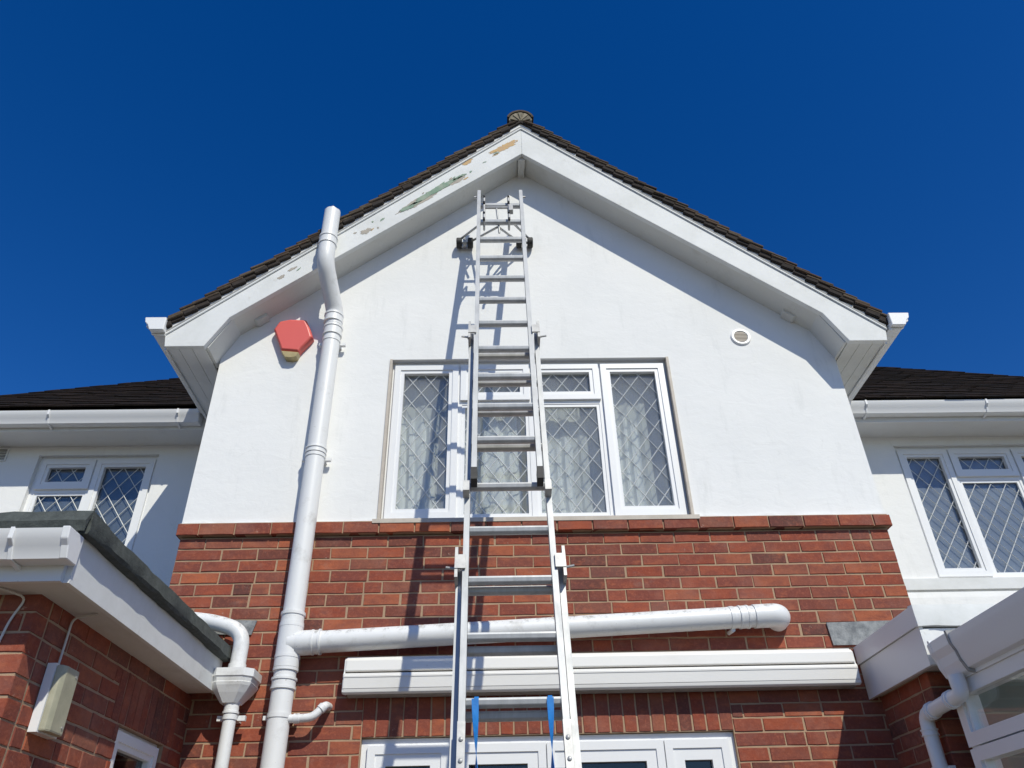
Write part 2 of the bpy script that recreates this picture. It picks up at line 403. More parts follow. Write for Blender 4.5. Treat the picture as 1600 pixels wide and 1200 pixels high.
# bargeboards
def half(sgn, pts): return [(AX + sgn*a, z) for a, z in pts]
barge = {}
for sgn in (1, -1):
    g = bmnew(); pts = LOW + [(2.555, TOPB), (0, TOPA)]
    prism(g, half(sgn, pts), -.235, -.195)
    b = part('bargeboard', g, BARGE, bev=.005, seg=2); barge[sgn] = b
    # capping moulding along the top of the board, grey sealant joint above it
    g = bmnew()
    prism(g, half(sgn, [(0.0, TOPA-.026), (2.557, TOPB-.026), (2.557, TOPB-.002), (0.0, TOPA-.002)]), -.246, -.2352)
    part('capping_mould', g, BARGE, bev=.004)
    g = bmnew()
    prism(g, half(sgn, [(0.0, TOPA-.001), (2.557, TOPB-.001), (2.557, TOPB+.014), (0.0, TOPA+.014)]), -.2445, -.19)
    part('sealant_joint', g, TRIM)
    g = bmnew()
    prism(g, half(sgn, [(0, TOPA+.0145), (2.56, TOPB+.0145), (2.575, TOPB+.060), (0, TOPA+.075)]), -.238, -.15)
    part('verge_bedding', g, BED)
    # sloping soffit
    s0, s1 = .022, .040
    g = bmnew()
    prism(g, half(sgn, [(0.0, 6.777+s0), (2.135-.014, 5.013+s0), (2.265-.018, 4.775), (2.265, 4.775), (2.165, 5.013+s1), (0.0, 6.777+s1+.004)]), -.195, .05)
    part('sloping_soffit', g, SOFFIT)
    # boxed eaves: three soffit boards, fascia
    xs = [2.267, 2.36, 2.452, 2.532]
    for i in range(3):
        g = bmnew(); x0, x1 = AX+sgn*(xs[i]+.002), AX+sgn*(xs[i+1]-.002)
        box(g, x0, x1, -.194, .899, 4.768 + .0015*i, 4.784); part('soffit_board', g, SOFFIT if sgn > 0 else PVCD, bev=.003)
    g = bmnew(); box(g, AX+sgn*2.533, AX+sgn*2.551, -.194, .899, 4.757, 4.93); part('eaves_fascia', g, PVCD, bev=.003)
    # purlin end under the soffit
    g = bmnew(); prism(g, half(sgn, [(1.925, 5.166), (1.995, 5.108), (2.03, 5.12), (1.94, 5.195)]), -.075, .0); part('purlin_end', g, SOFFIT, bev=.004)
g = bmnew(); box(g, AX-.030, AX+.026, -.194, .002, 6.742, 6.82); part('ridge_board', g, SOFFIT, bev=.004)
# flaking paint on the left board: irregular thin islands
def patch(cx_, cz_, ax, az, ang, m, seed, name, y=-.2352, rough=.35):
    rnd = random.Random(seed); n = 64; pts = []; ph = [rnd.uniform(0, 6.28) for _ in range(6)]
    for i in range(n):
        t = 2*math.pi*i/n; k = 1 + rough*(.5*math.sin(2*t+ph[0]) + .35*math.sin(3*t+ph[1]) + .3*math.sin(5*t+ph[2]) + .28*math.sin(9*t+ph[3]) + .22*math.sin(15*t+ph[4]) + .15*math.sin(23*t+ph[5])) + rnd.uniform(-.09, .09)
        a, b = ax*math.cos(t)*k, az*math.sin(t)*k
        pts.append((cx_ + a*math.cos(ang) - b*math.sin(ang), cz_ + a*math.sin(ang) + b*math.cos(ang)))
    g = bmnew(); prism(g, pts, y-.0016, y); o = link(name, g, m, barge[-1]); return o
SA = R(40.5)
for q in ((.105, 6.862, .115, .034, SA*.8, TAN, 1), (-.205, 6.668, .05, .018, SA, TAN, 2), (-.60, 6.19, .17, .030, SA*1.0, GREY, 5), (-.30, 6.44, .12, .022, SA, GREY, 6),
          (-.985, 5.865, .040, .026, SA, GREY, 7), (-1.57, 5.395, .024, .016, SA, GREY, 8), (-1.50, 5.475, .034, .011, SA, GREY, 9)):
    patch(*q, 'bare_patch')
for q in ((-.46, 6.325, .20, .030, SA, GREEN, 3), (-.66, 6.135, .08, .022, SA*.9, GREEN, 4), (-.27, 6.485, .06, .014, SA, GREEN, 12)):
    patch(*q, 'green_patch', y=-.2372)
rf = random.Random(21)
for i in range(22):      # loose flakes scattered around the bigger losses
    dx = rf.choice((.12, .30, .45, .55, .65, .75, 1.15, 1.3, 1.78))+rf.uniform(-.12, .12); zz = 6.945 - .858*dx + rf.uniform(-.085, .055)
    patch(AX-dx, zz, rf.uniform(.008, .026), rf.uniform(.004, .009), SA+rf.uniform(-.3, .3), rf.choice((GREY, GREY, TAN, GREEN)), 100+i, 'bare_patch', y=-.2352)

# gable roof
groof = None
SL = math.atan2(TOPA-TOPB, 2.555)
g = bmnew()
for sgn in (1, -1):
    prism(g, half(sgn, [(0, TOPA+.04), (2.6, TOPA+.04-2.6*math.tan(SL)), (2.6, TOPA+.06-2.6*math.tan(SL)), (0, TOPA+.06)]), -.15, 3.4)
groof = part('gable_roof', g, WOOD)
def tile_mesh(w, L, th, seed):
    rnd = random.Random(seed); bm = bmesh.new(); box(bm, 0, w, -L, 0, 0, th)     # x = across (y of world), y = up-slope negative, z = normal
    for v in bm.verts: v.co += Vector((rnd.uniform(-.002, .002), rnd.uniform(-.006, .004), rnd.uniform(-.004, .004)))
    bmesh.ops.bevel(bm, geom=list(bm.edges), offset=.005, segments=1, affect='EDGES')
    me = bpy.data.meshes.new('verge_tile'); bm.to_mesh(me); bm.free(); me.materials.append(TILE); return me
TM = [tile_mesh(.17, .200, .020, i) for i in range(6)]
def bed_mesh(seed):
    rnd = random.Random(seed); bm = bmesh.new(); box(bm, 0, .12, -.105, -.006, -.046, -.001)
    for v in bm.verts: v.co += Vector((rnd.uniform(-.003, .003), rnd.uniform(-.008, .004), rnd.uniform(-.006, .001)))
    bmesh.ops.bevel(bm, geom=list(bm.edges), offset=.006, segments=1, affect='EDGES')
    me = bpy.data.meshes.new('tile_bedding'); bm.to_mesh(me); bm.free(); me.materials.append(DARKBED); return me
BM_ = [bed_mesh(i) for i in range(6)]
GA = .098
stuff = bmesh.new()
for sgn in (1, -1):
    dn = Vector((sgn*math.cos(SL), 0, -math.sin(SL))); nm = Vector((sgn*math.sin(SL), 0, math.cos(SL)))
    base = Vector((AX, 0, TOPA+.018)); nt_ = 34
    for i in range(nt_):
        s = 3.43 - i*GA
        tl = R(10.5) + random.uniform(-.02, .02)
        d2 = dn*math.cos(tl) + nm*math.sin(tl); n2 = nm*math.cos(tl) - dn*math.sin(tl)
        for c in range(9):
            o_ = base + dn*(s + random.uniform(-.007, .007)) + nm*(.072 + random.uniform(-.004, .004)) + Vector((0, -.270 + c*.172 + random.uniform(-.007, .004), 0))
            M = Matrix(((0, d2.x, n2.x, o_.x), (1, d2.y, n2.y, o_.y), (0, d2.z, n2.z, o_.z), (0, 0, 0, 1)))
            if c == 0:
                for nm_, me in (('verge_tile', TM[random.randrange(6)]), ('tile_bedding', BM_[random.randrange(6)])):
                    o = bpy.data.objects.new(nm_, me); COL.objects.link(o); o.parent = groof; o.matrix_local = M if nm_ == 'verge_tile' else M @ Matrix.Translation((.010, 0, 0))
            else:
                t = bmesh.new(); box(t, 0, .168, -.200, 0, 0, .016); bmesh.ops.transform(t, matrix=M, verts=t.verts); tm = bpy.data.meshes.new('tmp'); t.to_mesh(tm); t.free(); stuff.from_mesh(tm); bpy.data.meshes.remove(tm)
o = link('roof_tiling', stuff, TILE, groof); o['kind'] = 'stuff'
# ridge tiles, mortar end with tile slips
RZ = 7.195
def half_round(bm, c, r0, r1, y0, y1, n=12):
    A_ = lambda i: R(14+152*i/n)
    pts = [(c[0]+r1*math.cos(A_(i)), c[1]+r1*math.sin(A_(i))) for i in range(n+1)] + [(c[0]+r0*math.cos(A_(n-i)), c[1]+r0*math.sin(A_(n-i))) for i in range(n+1)]
    prism(bm, pts, y0, y1)
for i in range(8):
    g = bmnew(); half_round(g, (AX, RZ+random.uniform(-.003, .003)), 0.102, .120, -.272+i*.45, -.272+i*.45+.444); link('ridge_tile', g, TILE, groof)
g = bmnew(); prism(g, [(AX+.101*math.cos(math.pi*i/14), RZ-.01+.112*math.sin(math.pi*i/14)) for i in range(15)], -.262, -.12); link('ridge_mortar', g, RMORT, groof)
g = bmnew(); prism(g, [(AX-.10, 7.083), (AX, 7.168), (AX+.10, 7.083), (AX+.10, 7.185), (AX-.10, 7.185)], -.258, -.16); link('tile_bedding', g, DARKBED, groof)
for i, a in enumerate((18, 54, 90, 126, 162)):
    g = bmnew(); a0, a1 = R(a-12), R(a+12); pts = [(AX+.022*math.cos(R(a)), RZ-.03+.03*math.sin(R(a)))]
    pts += [(AX+.088*math.cos(q), RZ-.008+.098*math.sin(q)) for q in (a0, (a0+a1)/2, a1)]
    prism(g, pts, -.270, -.255); link('ridge_slip', g, SLIP if i % 2 else RMORT, groof)
g = bmnew(); box(g, -.06, .06, -.04, .04, -.008, .008, Matrix.Translation((AX+.235, -.12, 7.135)) @ Matrix.Rotation(R(35), 4, 'Y')); link('mortar_dab', g, BED, groof)

# wings ------------------------------------------------------------
WY = 1.17
def wing_wall(x0, x1, wx0, wx1, wz0=3.515, wz1=4.695):
    g = bmnew()
    for a in ((x0, wx0, 0, 4.80), (wx1, x1, 0, 4.80)): box(g, a[0], a[1], WY, WY+.25, a[2], a[3])
    box(g, wx0, wx1, WY, WY+.25, wz1, 4.80); box(g, wx0, wx1, WY, WY+.25, 0, wz0)
    return g
part('wing_wall', wing_wall(2.45, 6.3, 3.41, 4.90), RENDER); part('wing_wall', wing_wall(-4.6, -1.93, -3.80, -2.81), RENDER)
# right wing: rough bands below the sill
g = bmnew(); box(g, 2.5, 6.3, WY-.030, WY-.0005, 3.425, 3.512); part('sill_band', g, BARGE, bev=.008)
g = bmnew(); prism(g, [(WY-.034, 3.18), (WY-.046, 3.30), (WY-.040, 3.36), (WY-.030, 3.405), (WY-.0005, 3.405), (WY-.0005, 2.6), (WY-.06, 2.6)], 2.5, 6.3, 'x'); part('render_skirt', g, RENDER)
for x0, x1 in ((2.803, 6.63), (-4.92, -2.300)):
    g = bmnew(); box(g, x0, x1, .905, WY, 4.777, 4.789); part('wing_soffit', g, PVCD)
    g = bmnew(); box(g, x0, x1, .890, .9045, 4.763, 4.93); part('wing_fascia', g, PVCD, bev=.003)
WM = .875
def wroof(sgn, xa, xb, hipk):
    """pitched roof facing the garden, hip on the outer side"""
    g = bmnew(); ye, ze = .79, 4.915
    xh = xb - sgn*2.6*hipk
    f = [g.verts.new(p) for p in ((xa, ye, ze-.02), (xb, ye, ze-.02), (xh, ye+2.6, ze+2.6*WM-.02), (xa, ye+2.6, ze+2.6*WM-.02))]; g.faces.new(f)
    base = part('wing_roof', g, WOOD)
    sl = math.atan(WM); upv_ = Vector((0, math.cos(sl), math.sin(sl))); nm = Vector((0, -math.sin(sl), math.cos(sl)))
    bm = bmesh.new(); L = 2.6/math.cos(sl); k = 0; s = -.02
    while s < L:
        y = ye + s*math.cos(sl); xe = xb - sgn*(y-ye)*hipk
        x = xa; cnt = int(abs(xe-xa)/.168)+1; half_ = .084 if k % 2 else 0
        for i in range(cnt):
            x0 = xa + sgn*(i*.168 + half_ - .05); x1 = x0 + sgn*.164
            if (x1-xe)*sgn > .05: break
            tl = -R(4.5)+random.uniform(-.012, .012); u2 = upv_*math.cos(tl)+nm*math.sin(tl); n2 = nm*math.cos(tl)-upv_*math.sin(tl)
            o_ = Vector((min(x0, x1), ye, ze)) + upv_*(s+random.uniform(-.006, .006)) + nm*(.014+random.uniform(0, .006))
            M = Matrix(((1, u2.x, n2.x, o_.x), (0, u2.y, n2.y, o_.y), (0, u2.z, n2.z, o_.z), (0, 0, 0, 1)))
            box(bm, 0, .164, 0, .22, 0, .014, M)
        s += .104; k += 1
    o = link('roof_tiling', bm, DTILE, base); o['kind'] = 'stuff'
    hd = Vector((-sgn*hipk, 1, WM)); hl = hd.length*2.6; hd.normalize(); n = int(hl/.19)
    for i in range(n):
        p = Vector((xb, ye, ze+.0)) + hd*(i*.19+random.uniform(-.01, .01)) + Vector((0, 0, random.uniform(-.006, .012)))
        t = bmesh.new(); half_round(t, (0, -.085), .075, .088, 0, .24, 8); u_ = hd; r_ = u_.cross(Vector((0, 0, 1))).normalized(); w_ = r_.cross(u_)
        tilt = .045; yv = (u_ - w_*tilt*0 + w_*-.12).normalized(); wv = r_.cross(yv)
        M = Matrix(((r_.x, yv.x, wv.x, p.x), (r_.y, yv.y, wv.y, p.y), (r_.z, yv.z, wv.z, p.z), (0, 0, 0, 1)))
        bmesh.ops.transform(t, matrix=M, verts=t.verts); link('hip_tile', t, DTILE, base)
wroof(1, 2.62, 6.55, 1.15); wroof(-1, -2.12, -4.88, 1.0)

# windows ------------------------------------------------------------
def leadbars(bm, x0, x1, z0, z1, y, dx=.13, dz=.175, wd=.0072, th=.0036, ph=(0, 0)):
    for sg in (1, -1):
        # lines  z = sg*(dz/dx)*x + c
        m = sg*dz/dx; cs = [z - m*x for x in (x0, x1) for z in (z0, z1)]
        k0 = math.floor(min(cs)/dz)-1; k1 = math.ceil(max(cs)/dz)+1
        for k in range(k0, k1+1):
            c = k*dz + ph[0]*dz*sg + ph[1]*dz + .5*dz
            pts = []
            for x in (x0, x1):
                z = m*x+c
                if z0 <= z <= z1: pts.append((x, z))
            for z in (z0, z1):
                x = (z-c)/m
                if x0 < x < x1: pts.append((x, z))
            if len(pts) < 2: continue
            (xa, za), (xb, zb) = pts[0], pts[1]; L = math.hypot(xb-xa, zb-za)
            if L < .02: continue
            a = math.atan2(zb-za, xb-xa)
            M = Matrix.Translation((xa, y, za)) @ Matrix.Rotation(-a, 4, 'Y')
            off = 0 if sg > 0 else -.0016
            prism(bm, [(off, -wd/2), (-th+off, 0), (off, wd/2)], 0, L, 'x', M)
def bars(bm, x0, x1, z0, z1, y0, y1, wl, wr=None, wb=None, wt=None):
    wr = wl if wr is None else wr; wb = wl if wb is None else wb; wt = wl if wt is None else wt
    box(bm, x0, x1, y0, y1, z1-wt, z1); box(bm, x0, x1, y0, y1, z0, z0+wb)
    box(bm, x0, x0+wl, y0, y1, z0+wb, z1-wt); box(bm, x1-wr, x1, y0, y1, z0+wb, z1-wt)
def window(parent, loc, rotz, W, H, lights, recess=.05, fr=.042, mull=.040, lead=True, glass=GLASS, name='window', fmat=PVC, sash=.056):
    """lights: (x0,x1,z0,z1,kind) centre-line boxes in local coordinates"""
    g = bmnew(); y0, y1 = recess, recess+.06
    box(g, 0, W, y0, y1, H-fr, H); box(g, 0, W, y0, y1, 0, fr); box(g, 0, fr, y0, y1, fr, H-fr); box(g, W-fr, W, y0, y1, fr, H-fr)
    xs = sorted({l[0] for l in lights if l[0] > .001}); done = set()
    for x in xs: box(g, x-mull/2, x+mull/2, y0+.0005, y1, fr, H-fr)
    for l in lights:
        if l[3] < H-.001:
            a = fr if l[0] < .001 else l[0]+mull/2; b = W-fr if l[1] > W-.001 else l[1]-mull/2
            box(g, a, b, y0+.001, y1, l[3]-mull/2, l[3]+mull/2)
    win = link(name, g, fmat, parent, loc=loc, rot=(0, 0, rotz), bev=.004, seg=2)
    for (xa, xb, za, zb, kind) in lights:
        xa2 = fr if xa < .001 else xa+mull/2; xb2 = W-fr if xb > W-.001 else xb-mull/2
        za2 = fr if za < .001 else za+mull/2; zb2 = H-fr if zb > H-.001 else zb-mull/2
        if kind == 'sash':
            o_ = .012; g = bmnew(); bars(g, xa2-o_, xb2+o_, za2-o_, zb2+o_, y0-.020, y0-.0006, .030+o_)
            link('casement', g, fmat, win, bev=.007, seg=2)
            g = bmnew(); bars(g, xa2+.028, xb2-.028, za2+.028, zb2-.028, y0-.012, y0+.022, sash-.028); link('glazing_bead', g, fmat, win, bev=.005, seg=2)
            k = sash
        else:
            g = bmnew(); bars(g, xa2+.0002, xb2-.0002, za2+.0002, zb2-.0002, y0+.006, y0+.024, .022); link('glazing_bead', g, fmat, win, bev=.005, seg=2); k = .022
        gx0, gx1, gz0, gz1 = xa2+k-.003, xb2-k+.003, za2+k-.003, zb2-k+.003
        g = bmnew(); box(g, gx0, gx1, y0+.018, y0+.024, gz0, gz1); link('pane', g, glass, win)
        g = bmnew(); box(g, gx0, gx1, y0+.038, y0+.042, gz0, gz1); link('inner_pane', g, GLASS if glass is HAZE_GLASS else glass, win)
        if lead:
            g = bmnew(); leadbars(g, gx0+.003, gx1-.003, gz0+.003, gz1-.003, y0+.0172, ph=(random.random()*.3, random.random()*.3)); link('leading', g, LEAD, win)
            
    return win
hl = lambda x, y, z: (x-HX, y, z)
# main bedroom window: tall, two with fanlights, tall
W, H = WX1-WX0, WZ1-WZ0; b1, b2, b3 = .497, 1.005, 1.51; tz = .92
mw_ = window(house, hl(WX0, 0, WZ0), 0, W, H, [(0, b1, 0, H, 'sash'), (b1, b2, tz, H, 'sash'), (b1, b2, 0, tz, 'fixed'), (b2, b3, tz, H, 'sash'), (b2, b3, 0, tz, 'fixed'), (b3, W, 0, H, 'sash')], glass=HAZE_GLASS)
g = bmnew(); box(g, -.03, W+.03, -.040, .05, -.030, -.002); link('sill', g, BEAD, mw_, bev=.004)
for a_, b_ in ((-.006, .012), (W-.012, W+.006)): g = bmnew(); box(g, a_, b_, -.010, .045, .002, H-.002); link('edge_bead', g, BEAD, mw_, bev=.003)
# wing windows
RW = 4.90-3.41; RHh = 4.695-3.515
window(house, hl(3.41, WY, 3.515), 0, RW, RHh, [(0, .465, 0, RHh, 'sash'), (.465, 1.015, .885, RHh, 'sash'), (.465, 1.015, 0, .885, 'fixed'), (1.015, RW, 0, RHh, 'sash')], recess=.045)
LWw = -2.81+3.80
window(house, hl(-3.80, WY, 3.515), 0, LWw, RHh, [(0, .475, .875, RHh, 'sash'), (0, .475, 0, .875, 'fixed'), (.475, LWw, 0, RHh, 'sash')], recess=.045)
# french doors with sidelights
dw, dh = DX1-DX0, DZ
window(house, hl(DX0, 0, .0), 0, dw, dh-.004, [(0, .478, 0, dh-.004, 'sash'), (.478, 1.0, 0, dh-.004, 'sash'), (1.0, 1.64, 0, dh-.004, 'sash'), (1.64, dw, 0, dh-.004, 'sash')], recess=.03, fr=.048, mull=.03, lead=False, glass=DGLASS, name='french_door', sash=.088)
# rooms behind the glass
def room(x0, x1, y0, y1, z0, z1, m, name='room_interior'):
    g = bmnew(); vs = box(g, x0, x1, y0, y1, z0, z1)
    bmesh.ops.delete(g, geom=[f for f in g.faces if abs(f.calc_center_median().y-y0) < 1e-4], context='FACES'); bmesh.ops.reverse_faces(g, faces=g.faces)
    return part(name, g, m)
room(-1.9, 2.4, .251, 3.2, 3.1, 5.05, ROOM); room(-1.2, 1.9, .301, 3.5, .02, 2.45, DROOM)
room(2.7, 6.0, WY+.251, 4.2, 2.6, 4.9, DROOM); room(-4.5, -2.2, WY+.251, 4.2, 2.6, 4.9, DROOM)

# ------------------------------------------------------------------ curtains and added sheets behind the glass (hang inside, own things)
def curtain(x0, x1, z0, ztop, y, label, seed):
    rnd = random.Random(seed); g = bmnew(); nx, nz = 44, 10; V = []
    for i in range(nx+1):
        t = i/nx; x = x0+(x1-x0)*t; top = ztop - .10*(1-abs(math.sin(t*math.pi*2.0+seed))) ; col_ = []
        for k in range(nz+1):
            s = k/nz; z = z0+(top-z0)*s
            yy = y + .013*math.sin(t*math.pi*2*4+seed) + .006*math.sin(t*37+seed*2+s*1.5)
            col_.append((g.verts.new((x+.012*math.sin(s*3+seed), yy, z)), g.verts.new((x+.012*math.sin(s*3+seed), yy+.003, z))))
        V.append(col_)
    for i in range(nx):
        for k in range(nz):
            for q in (0, 1):
                f = (V[i][k][q], V[i+1][k][q], V[i+1][k+1][q], V[i][k+1][q]); g.faces.new(f if q == 0 else f[::-1])
    o = link('net_curtain', g, CURT, smooth=True); tag(o, label, 'curtain', 'net curtains in the gable window')
curtain(-.70, -.42, 3.55, 4.42, .155, 'white net curtain gathered in the left tall light of the gable window', 1)
curtain(-.23, .17, 3.55, 4.44, .16, 'white net curtain behind the ladder in the gable window', 2)
curtain(.28, .55, 3.55, 4.22, .155, 'white net curtain just right of the ladder in the gable window', 3)
curtain(.78, 1.02, 3.55, 4.40, .155, 'white net curtain in the right tall light of the gable window', 4)
for (x0, x1, y, lab, m) in ((3.44, 4.87, WY+.085, 'added grey blue blind behind the leaded window right of the gable', BACKSHEET), (-3.77, -2.84, WY+.085, 'added dark blue blind behind the leaded window left of the gable', SHEET)):  # sheets added to catch sun and lead shadows behind the glass
    g = bmnew(); box(g, x0, x1, y, y+.004, 3.53, 4.68); box(g, x0, x1, y-.008, y+.012, 3.522, 3.5295); box(g, x0, x1, y-.012, y+.022, 4.681, 4.70)
    tag(link('added_backsheet', g, m), lab, 'backsheet')

g = bmnew(); n = 120; V = [[g.verts.new((-.72+1.96*i/n, .205+.008*math.sin(i*.9)+.004*math.sin(i*2.3)+q, z)) for z in (3.5, 4.9)] for q in (0, .003) for i in range(n+1)]  # pale sheet added behind the nets to brighten the shaded panes
for q in (0, 1):
    for i in range(n):
        a, b = V[q*(n+1)+i], V[q*(n+1)+i+1]; f = (a[0], b[0], b[1], a[1]); g.faces.new(f if q == 0 else f[::-1])
tag(link('brightener', g, mat('grey_brightener', (.62, .63, .60), .95), smooth=True), 'added grey voile hanging across the whole gable window behind the white nets', 'curtain')
# ------------------------------------------------------------------ gutters
GP = [(0, .098), (.004, .100), (.010, .064), (.026, .044), (.040, .002), (.100, .002), (.104, .006), (.104, .100), (.108, .100), (.108, -.003), (.036, -.003), (.020, .040), (.004, .060), (-.004, .096)]
def gutter(label, length, loc, rotz, brackets, endcap=(), group='white gutters along the eaves', m=PVC, wide=1.0):
    """local x runs along the gutter, front face towards -y, z up from its bottom"""
    t = thing('gutter', label, 'gutter', loc, (0, 0, rotz), group); t.scale = (1, wide, 1)
    g = bmnew(); prism(g, GP, 0, length, 'x'); link('channel', g, m, t, smooth=True)
    for x in brackets:
        g = bmnew(); q = [(-.006, .104), (-.007, .060), (.018, .038), (.034, -.008), (.108, -.008), (.108, -.028), (.100, -.028), (.060, -.012), (.034, -.0034), (.021, .040), (.005, .060), (-.0045, .0965)]
        prism(g, [(-.008, .102), (-.008, .058), (.016, .037), (.032, -.007), (.070, -.014), (.110, -.024), (.110, -.0035), (.036, -.0035), (.0195, .040), (.0035, .060), (-.0045, .0965)], x, x+.017, 'x'); link('bracket', g, m, t, bev=.002)
    for x, s in endcap:
        g = bmnew(); prism(g, [(-.006, .103), (.001, .060), (.018, .039), (.033, -.005), (.107, -.005), (.107, .103)], x-.008 if s < 0 else x-.02, x+.02 if s < 0 else x+.008, 'x'); link('end_cap', g, m, t, bev=.003)
    return t
gutter('white gutter along the eaves of the right wing', 3.76, (2.865, .780, 4.808), 0, [.20, 1.21, 2.2], [])
gutter('white gutter along the eaves of the left wing', 2.5, (-4.90, .780, 4.795), 0, [1.30, 2.33], [(2.5, 1)])
gutter('short white gutter on the right side of the gable roof, seen end on', 1.10, (2.968, -.285, 4.862), R(90), [.03], [(0, -1)], wide=1.3)
gutter('short white gutter on the left side of the gable roof, seen end on', 1.10, (-2.436, .815, 4.872), R(-90), [1.04], [(1.10, 1)], wide=1.3)

# ------------------------------------------------------------------ soil pipe
pr_ = .061; PX = -1.172; PY = -.092
sp = thing('soil_pipe', 'tall white soil pipe rising past the gable eaves left of the ladder', 'pipe', (PX, PY, 0))
def sl_(name, bm, m=PIPE, root=sp, **k):
    o = link(name, bm, m, root, **k); o.location = Vector(o.location) - root.location; return o
g = bmnew(); tube(g, [(PX, PY, 0), (PX, PY, 5.06)], pr_, 28); sl_('stack', g, smooth=True)
g = bmnew(); tube(g, fillet([(PX, PY, 5.04), (PX, PY, 5.16), (PX-.066, -.325, 5.46), (PX-.068, -.325, 5.66)], .085, 8), pr_+.002, 28); sl_('offset_bend', g, smooth=True)
g = bmnew()
n = 28; zt = 5.985
ring = lambda r, z, j=0: [g.verts.new((PX-.068+r*math.cos(2*math.pi*i/n), -.325+r*math.sin(2*math.pi*i/n), z + (random.uniform(-j, j)))) for i in range(n)]
A = ring(pr_, 5.64); B = ring(pr_, zt, .006); Cc = ring(pr_-.006, zt, .006); D = ring(pr_-.006, 5.7)
for P_, Q_ in ((A, B), (B, Cc), (Cc, D)):
    for i in range(n): g.faces.new((P_[i], P_[(i+1) % n], Q_[(i+1) % n], Q_[i]))
sl_('vent_top', g, smooth=True)
for c, ax, h in (((PX-.068, -.325, 5.665), (0, 0, 1), .085), ((PX-.005, PY-.005, 5.10), (0, 0, 1), .075), ((PX, PY, 4.985), (0, 0, 1), .085), ((PX, PY, 3.99), (0, 0, 1), .04), ((PX, PY, 2.885), (0, 0, 1), .085), ((PX, PY, 2.645), (0, 0, 1), .085), ((PX, PY, 2.535), (0, 0, 1), .06)):
    g = bmnew(); collar(g, c, ax, pr_+.002, h); sl_('collar', g, smooth=True)
g = bmnew(); tube(g, [(PX, PY, 2.62), (PX, PY, 2.87)], pr_+.007, 28); sl_('branch_body', g, smooth=True)
BA = Vector((-1.172, -.100, 2.752)); BB = Vector((1.63, -.100, 2.868)); bd = (BB-BA).normalized()
g = bmnew(); tube(g, [BA+bd*.05, BA+bd*.13], pr_+.007, 28); tube(g, [BA, BA+bd*.10], pr_+.003, 28); sl_('branch_socket', g, smooth=True)
g = bmnew(); collar(g, BA+bd*.155, bd, pr_+.003, .05); sl_('collar', g, smooth=True)
g = bmnew(); tube(g, [BA+bd*.13, BB-bd*.1], pr_, 28); sl_('branch_pipe', g, smooth=True)
g = bmnew(); tube(g, fillet([BB-bd*.14, BB+bd*.02, BB+bd*.03+Vector((0, .13, 0))], .09, 8), pr_+.006, 28); sl_('branch_elbow', g, smooth=True)
for q in (-.24, -.15): 
    g = bmnew(); collar(g, BB+bd*(q+.04), bd, pr_+.002, .055, lip=.0022); sl_('collar', g, smooth=True)
def pipe_bracket(x, z, sx=1):
    g = bmnew(); tube(g, [(x, PY, z-.012), (x, PY, z+.012)], pr_+.004, 28); box(g, x-.095, x-.05, -.06, -.035, z-.011, z+.011); box(g, x+.05, x+.095, -.06, -.035, z-.011, z+.011); box(g, x-.06, x+.06, -.045, .0, z-.010, z+.010)
    sl_('bracket', g, smooth=True)
for z in (4.90, 3.955, 2.37): pipe_bracket(PX, z)
g = bmnew(); tube(g, [BB+bd*-.27+Vector((0, 0, -.07)), BB+bd*-.27+Vector((0, .10, -.06))], .012, 8); tube(g, [BB+bd*-.27-bd*.012, BB+bd*-.27+bd*.012], pr_+.004, 28); sl_('bracket', g, smooth=True)
# little waste pipe into the stack
g = bmnew(); tube(g, fillet([(-1.12, -.10, 2.355), (-.99, -.10, 2.36), (-.935, -.085, 2.425), (-.93, .03, 2.435)], .035, 6), .022, 16); sl_('waste_pipe', g, smooth=True)
g = bmnew(); tube(g, [(-1.09, -.10, 2.356), (-1.06, -.10, 2.357)], .026, 16); tube(g, [(-.955, -.092, 2.40), (-.94, -.086, 2.418)], .026, 16); sl_('waste_socket', g, smooth=True)

# ------------------------------------------------------------------ hopper and downpipe, left
hx, hy = -1.437, -.115
dp = thing('downpipe', 'white rainwater hopper with elbow and downpipe beside the brick outbuilding', 'downpipe', (hx, hy, 0))
S2 = lambda name, bm, m=PIPE, **k: sl_(name, bm, m, dp, **k)
g = bmnew()
lev = [(2.600, .118, .100), (2.560, .118, .100), (2.555, .112, .094), (2.535, .106, .090), (2.530, .110, .092), (2.515, .104, .088), (2.480, .082, .072), (2.432, .046, .046)]
prev = None; fs = []
def octo(hw, hd_, z): 
    c = .62; return [g.verts.new((hx+a*hw, hy+b*hd_, z)) for a, b in ((-c, -1), (c, -1), (1, -c), (1, 1), (-1, 1), (-1, -c))]
for z, a, b in lev:
    r_ = octo(a, b, z)
    if prev:
        for i in range(6): fs.append(g.faces.new((prev[i], prev[(i+1) % 6], r_[(i+1) % 6], r_[i])))
    else: fs.append(g.faces.new(r_))
    prev = r_
fs.append(g.faces.new(prev[::-1])); bmesh.ops.recalc_face_normals(g, faces=fs); S2('hopper', g)
g = bmnew(); tube(g, [(hx+.01, hy, 2.435), (hx+.012, hy, 0)], .034, 20); S2('pipe', g, smooth=True)
g = bmnew(); collar(g, (hx+.01, hy, 2.412), (0, 0, 1), .037, .06); S2('socket', g, smooth=True)
g = bmnew(); tube(g, [(hx+.01, hy, 2.352), (hx+.01, hy, 2.378)], .039, 20); box(g, hx-.065, hx+.085, hy+.02, hy+.045, 2.352, 2.378); box(g, hx-.02, hx+.04, hy+.03, .0, 2.354, 2.376); S2('bracket', g, smooth=True)
